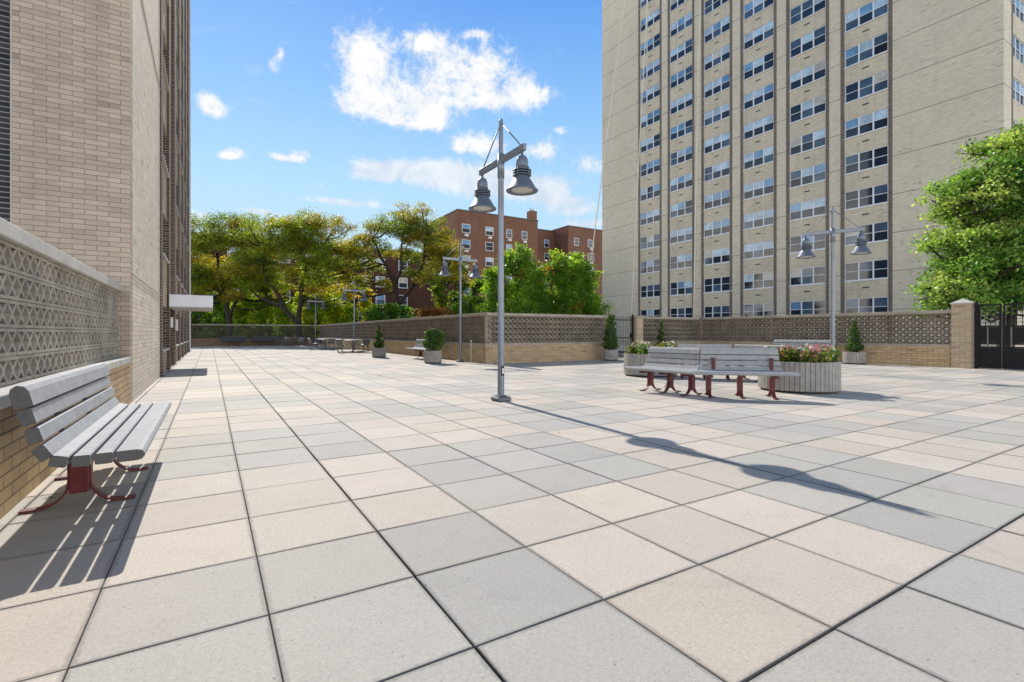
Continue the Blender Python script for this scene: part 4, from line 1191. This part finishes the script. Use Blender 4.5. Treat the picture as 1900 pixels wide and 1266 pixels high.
# main honey locust behind the far wall
lm = [[(0.15,0,0,.36),(0.1,0,1.9,.32),(0.05,0,2.5,.30)],
      [(0.05,0,2.4,.27),(-.65,.1,3.1,.25),(-1.6,.2,4.0,.22),(-1.7,.1,4.8,.19),(-2.2,0,5.7,.16),(-2.9,-.2,6.5,.14),(-3.2,-.3,7.3,.12),(-3.0,-.3,8.4,.09),(-3.1,-.2,9.8,.05)],
      [(-1.6,.2,4.0,.17),(-3.0,.4,4.5,.14),(-4.3,.6,5.1,.11),(-5.1,.6,6.0,.09),(-5.7,.5,6.6,.06)],
      [(0.05,0,2.4,.26),(.15,0,3.5,.24),(.4,0,5.1,.21),(.25,.1,5.9,.19),(.65,.1,7.0,.17),(.8,.1,8.1,.14),(.4,0,9.2,.10),(.3,0,10.6,.05)],
      [(.8,.1,8.0,.11),(1.5,.2,8.7,.09),(2.3,.3,9.6,.07),(2.7,.3,10.6,.04)],
      [(.8,.1,8.0,.09),(.9,-.2,9.6,.07),(1.4,-.3,11.0,.04)]]
cl = []
for (x, h, rl, rv, ci) in ((-1.2,11.7,1.7,.75,3),(0.6,12.4,1.6,.8,0),(2.4,12.0,1.6,.75,1),(3.9,11.2,1.5,.7,3),(-2.8,10.6,1.6,.7,0),(1.2,10.9,1.8,.8,4),(3.1,10.0,1.6,.7,4),(-0.6,10.2,1.6,.7,0),
                           (-4.2,10.2,1.5,.7,0),(4.4,9.6,1.2,.6,1),(-1.2,8.6,1.3,.55,4),(2.4,8.4,1.5,.6,4),(-4.6,8.4,1.4,.6,0),(-5.6,7.2,1.3,.5,1),(-3.4,8.9,1.3,.55,3),(3.6,7.6,1.3,.55,4),(1.6,6.4,1.4,.6,4),(-2.0,7.0,1.3,.5,4),(2.6,6.0,1.2,.5,3),(-0.4,7.2,1.1,.5,1),(-3.6,7.0,1.2,.5,1),(4.6,8.6,1.2,.5,3)):
    cl.append((x, rng.uniform(-1.4, 1.4), h+0.3, rl, rv, ci))
tree('honey locust with two dark forking limbs and golden top behind the far wall', cam_pt(552, 48.5), lm, cl, 27, 0.15, OL, spray=0.27, flat=0.55, fill=(34, 5.4, 4.6, 12.0, 1.0), vs=1.25)
# left honey locust
lm = [[(0,0,0,.34),(0,0,3,.28),(-.5,0,5.5,.22),(-1.2,.2,8,.16),(-1.4,.2,10.5,.08)], [(0,0,3,.2),(1.4,.2,6.2,.15),(2.0,.3,8.6,.1),(2.1,.3,10.6,.05)], [(-.5,0,5.4,.16),(-2.6,.2,7.2,.12),(-4,.2,8.6,.06)]]
cl = []
for (x, h, rl, rv, ci) in ((-4.2,10.6,1.5,.7,2),(-2.4,12.1,1.7,.8,0),(-0.6,12.8,1.6,.7,2),(1.2,12.9,1.5,.7,0),(2.8,12.6,1.5,.8,0),(-3.2,9.6,1.8,.8,1),(-0.9,10.8,1.9,.8,0),(1.4,10.7,1.8,.8,0),(3.0,10.4,1.5,.7,3),(-4.0,8.2,1.5,.7,0),
                           (-1.8,8.6,1.7,.7,3),(0.6,8.8,1.6,.7,0),(2.4,8.2,1.5,.7,0),(-3,6.8,1.4,.6,2),(-0.6,6.8,1.5,.6,1),(1.8,6.4,1.4,.6,2),(-4.2,6.4,1.4,.6,0),(3.2,7.0,1.4,.6,1),(0.4,7.6,1.4,.6,3),(-2.2,7.6,1.5,.6,0),(2.6,9.2,1.4,.6,1)):
    cl.append((x, rng.uniform(-1.6, 1.6), h, rl, rv, ci))
tree('dull olive green locust tree at far left beside the building', cam_pt(425, 51), lm, cl, 27, 0.15, OL, spray=0.27, flat=0.55, fill=(36, 5.0, 4.8, 12.4, 1.0), vs=1.25, accents=[(-3.3,-.6,8.3,.35,(.42,.27,.02),160)])
# locust in the middle
lm = [[(-.9,0,0,.4),(-.6,0,2.6,.34),(-.2,0,4.2,.28),(-.5,.1,6.2,.22),(-1.4,.2,8.2,.17),(-2.2,.2,9.6,.12),(-2.8,.2,11.0,.06)], [(-.2,0,4.2,.22),(1.2,.2,6.1,.18),(2.1,.3,8.0,.14),(2.4,.3,9.8,.09),(2.7,.2,11.4,.04)],
      [(-.5,.1,6.2,.15),(.2,0,8.2,.12),(.2,0,10.4,.08),(.4,0,12.2,.04)], [(1.2,.2,6.1,.14),(3.2,.3,7.0,.10),(4.6,.4,7.9,.05)], [(-1.4,.2,8.2,.1),(-3.0,.3,8.8,.07),(-3.9,.3,9.6,.04)]]
cl = []
for (x, h, rl, rv, ci) in ((-2.6,12.4,1.5,.7,0),(-0.8,13.3,1.6,.7,0),(1.2,13.2,1.6,.8,3),(2.9,12.3,1.5,.7,0),(4.4,10.8,1.5,.7,3),(5.6,9.4,1.3,.6,1),(-3.6,10.8,1.4,.6,3),(0,11.6,1.7,.7,2),(2.2,10.6,1.6,.7,0),(-1.9,10.4,1.3,.6,2),
                           (4.0,8.6,1.5,.6,1),(5.4,7.2,1.3,.6,3),(3.0,7.4,1.2,.5,0),(-3.0,8.2,1.2,.5,0),(1.2,9.2,1.1,.5,2),(6.2,8.2,1.0,.5,3)):
    cl.append((x, rng.uniform(-1.5, 1.5), h, rl, rv, ci))
tree('open crowned locust with wide dark limbs in the middle, left of the red building', cam_pt(742, 50), lm, cl, 25, 0.15, OL, spray=0.26, flat=0.55, fill=(34, 6.6, 5.4, 12.6, 1.0), vs=1.2)

def bush(label, px, d, base_w, top, nclump, pal, leaf=0.21, dens=32, name='tree', cat='tree', spray=0.27, accents=None, bottom=0.6, trunk=0.14):
    lm = [[(0,0,0,trunk),(0.1,0,top*0.35,trunk*.8),(0.2,0,top*0.7,trunk*.3)], [(0,0,top*.25,trunk*.7),(-base_w*.5,.2,top*.6,trunk*.25)], [(0,0,top*.25,trunk*.7),(base_w*.5,.2,top*.6,trunk*.25)]]
    cl = []
    np_ = max(3, int(base_w*1.6))
    peaks = [(-1+2*(i+0.5)/np_ + rng.uniform(-.12, .12), rng.uniform(-.4, .4), rng.uniform(0.78, 1.0) if i != np_//2 else 1.0) for i in range(np_)]
    for i in range(nclump):
        px_, pd_, pt_ = peaks[i % np_]
        t = ((i//np_)+rng.uniform(0.2, 0.8))/(nclump/np_)
        tp = top*pt_*(1-0.18*px_*px_)
        h = bottom + (tp-bottom-0.3)*t
        f = (1-t**1.6)*0.9 + 0.16
        pw = base_w/np_
        cl.append((base_w*px_*0.85 + rng.uniform(-1, 1)*pw*f*1.1, pd_*base_w*0.6 + rng.uniform(-1, 1)*pw*f*1.2, h,
                   pw*(0.35+0.75*f), rng.uniform(.7, 1.1)*top*0.075*(0.6+0.5*f)))
    return tree(label, cam_pt(px, d), lm, cl, dens, leaf, pal, name=name, cat=cat, spray=spray, flat=0.6, trunk_r=trunk, accents=accents, aspect=0.75)
bush('low bright green tree at the left foot of the trees, right of the canopy', 405, 54, 3.8, 7.2, 34, GR)
bush('bright green maple low behind the far wall, left of the forked trunk', 500, 54, 3.6, 7.4, 34, [GR[1], GR[3], YL[1]])
bush('yellow green maple low behind the far wall, right of the forked trunk', 605, 53, 3.4, 6.8, 34, [GR[3], YL[0], YL[1]])
bush('luminous yellow green tree between the two locusts', 620, 58, 4.4, 10.8, 44, YL, leaf=0.2, accents=[(0.9,0,11.4,.55,(.45,.30,.02),260)])
bush('dark green shrub below the middle locust, left of the red bush', 722, 47, 2.2, 5.0, 16, [GR[2], GR[0], GR[1]])
bush('rusty red brown shrub behind the corner lamp', 812, 44, 1.9, 4.2, 16, [(0.17,0.075,0.03), (0.20,0.10,0.03), (0.13,0.085,0.03)], leaf=0.16)
bush('small green shrub right of the red brown shrub', 868, 44, 1.7, 4.6, 14, [GR[0], GR[3]])
bush('green maple left part of the group right of the central lamp pole', 955, 40, 2.8, 8.6, 40, [GR[0], GR[1], GR[3], GR[1]], leaf=0.17, accents=[(0.6,-2.2,5.9,.28,(.22,.08,.02),26)])
bush('tallest green maple in the middle of the group right of the lamp pole', 1022, 41, 3.0, 9.2, 42, [GR[0], GR[1], GR[3], GR[3]], leaf=0.17, accents=[(-0.4,-2.4,6.4,.26,(.24,.10,.02),22)])
bush('green maple at the tower edge with a few orange leaves', 1072, 41, 2.1, 8.2, 36, [GR[0], GR[1], GR[3]], leaf=0.17, accents=[(-.2,-2,3.6,.26,(.28,.08,.02),34)])

# big tree at the right
lm = [[(0,0,0,.28),(0,0,2.2,.24),(.2,0,4.5,.19),(.1,.1,7.5,.10),(0,0,9.3,.04)], [(0,0,2.4,.15),(-1.4,-.2,3.6,.10),(-2.4,-.3,4.2,.05)], [(.1,0,3.6,.14),(-1.3,.2,5.3,.09),(-2.0,.2,6.4,.04)], [(.1,0,3,.14),(1.5,0,4.6,.1),(2.6,0,5.6,.05)], [(.2,0,5,.1),(1.4,.3,7,.07),(2,.3,8.4,.03)]]
cl = []
for (x, h, rl, rv, ci) in ((0.6,9.5,1.2,.55,1),(1.8,9.1,1.2,.6,0),(-0.5,8.8,.9,.5,3),(0.4,8.4,1.4,.7,0),(-1.3,7.7,.95,.55,0),(-0.2,7.5,1.4,.7,1),(1.6,7.8,1.5,.7,1),(-1.9,6.9,.8,.45,3),(-0.9,6.5,1.2,.6,1),(0.9,6.4,1.5,.8,2),
                           (-1.2,5.4,1.2,.5,3),(-2.0,4.9,.9,.45,1),(0.2,5.2,1.5,.7,0),(2.0,5.6,1.6,.9,2),(-2.4,4.1,.9,.45,0),(-1.2,4.0,1.2,.55,1),(0.3,3.8,1.4,.65,2),(-2.7,3.3,.75,.4,3),(-1.6,3.0,1.0,.45,0),(-0.3,2.8,1.3,.5,2),(1.6,3.6,1.5,.7,2),(-2.3,2.6,.7,.3,1),(3,7,1.6,1,1),(3.2,4.8,1.6,1,2)):
    for dd in (-1.0, 0.5):
        cl.append((x, dd+rng.uniform(-.5, .5), h, rl, rv, ci))
MG = [(0.144, 0.269, 0.064), (0.186, 0.309, 0.081), (0.075, 0.171, 0.041), (0.287, 0.381, 0.127)]
tree('big leafy green tree overhanging the black gate at the right edge', cam_pt(1872, 19.5), lm, [(c[0]*0.93, c[1], c[2]*0.955+0.05)+tuple(c[3:]) for c in cl], 38, 0.135, MG, spray=0.20, flat=0.5, up=0.7, aspect=0.7, mat='leaf_fresh', fill=(22, 2.3, 2.7, 8.4, 0.8),
     accents=[(-.4,-1.8,3.9,.22,(.45,.28,.02),60),(.5,-1.7,3.4,.22,(.45,.28,.02),50),(.2,-1.6,7.4,.2,(.4,.2,.02),40)])
# a hedge-like mass that closes the view far behind the trees
def backdrop_trees():
    for i, (px, d, top, w) in enumerate(((385, 66, 9.0, 5.0), (470, 67, 9.5, 5.0), (858, 60, 12.2, 3.6), (985, 56, 7.5, 4.0))):
        bush(('dark green tree deep behind the left foliage beside the building', 'dark green tree deep behind the forked locust', 'olive tree in front of the left corner of the red building', 'dark tree deep behind the green maples')[i],
             px, d, w, top, 22, [GR[2], OL[2], OL[0]], leaf=0.32, dens=20)
backdrop_trees()

# fallen leaves and grit lying on the paving
def litter():
    P = []
    for _ in range(260):
        r_ = rng.random()
        if r_ < 0.35: x, y = 20.3-abs(rng.normal(0, .8)), rng.uniform(2, 15.5)
        elif r_ < 0.6: x, y = 8.4-abs(rng.normal(0, .8)), rng.uniform(17, 48)
        elif r_ < 0.75: x, y = rng.uniform(9, 20), 15.8-abs(rng.normal(0, .6))
        elif r_ < 0.85: x, y = -1.0+abs(rng.normal(0, .25)), rng.uniform(1.5, 20)
        else: x, y = rng.uniform(0, 19), rng.uniform(3, 15)
        P.append((x, y, 0.008))
    P = np.array(P); n = len(P)
    cols = jitter_cols((0.10, 0.065, 0.025), n, 0.5, 0.3)
    o = leaf_mesh('fallen_leaves', P, 0.045, cols, M['leaf_thick'], None, up=6.0, aspect=0.6)
    tag(o, 'small dry brown leaves scattered over the plaza paving', 'leaves', kind='stuff')
litter()

# ------------------------------------------------------------------ render look
SC.view_settings.view_transform = 'Standard'
SC.view_settings.look = 'None'
SC.view_settings.exposure = 0
SC.view_settings.gamma = 1
SC.render.engine = 'CYCLES'
SC.cycles.max_bounces = 8
SC.cycles.diffuse_bounces = 4
SC.cycles.use_denoising = True
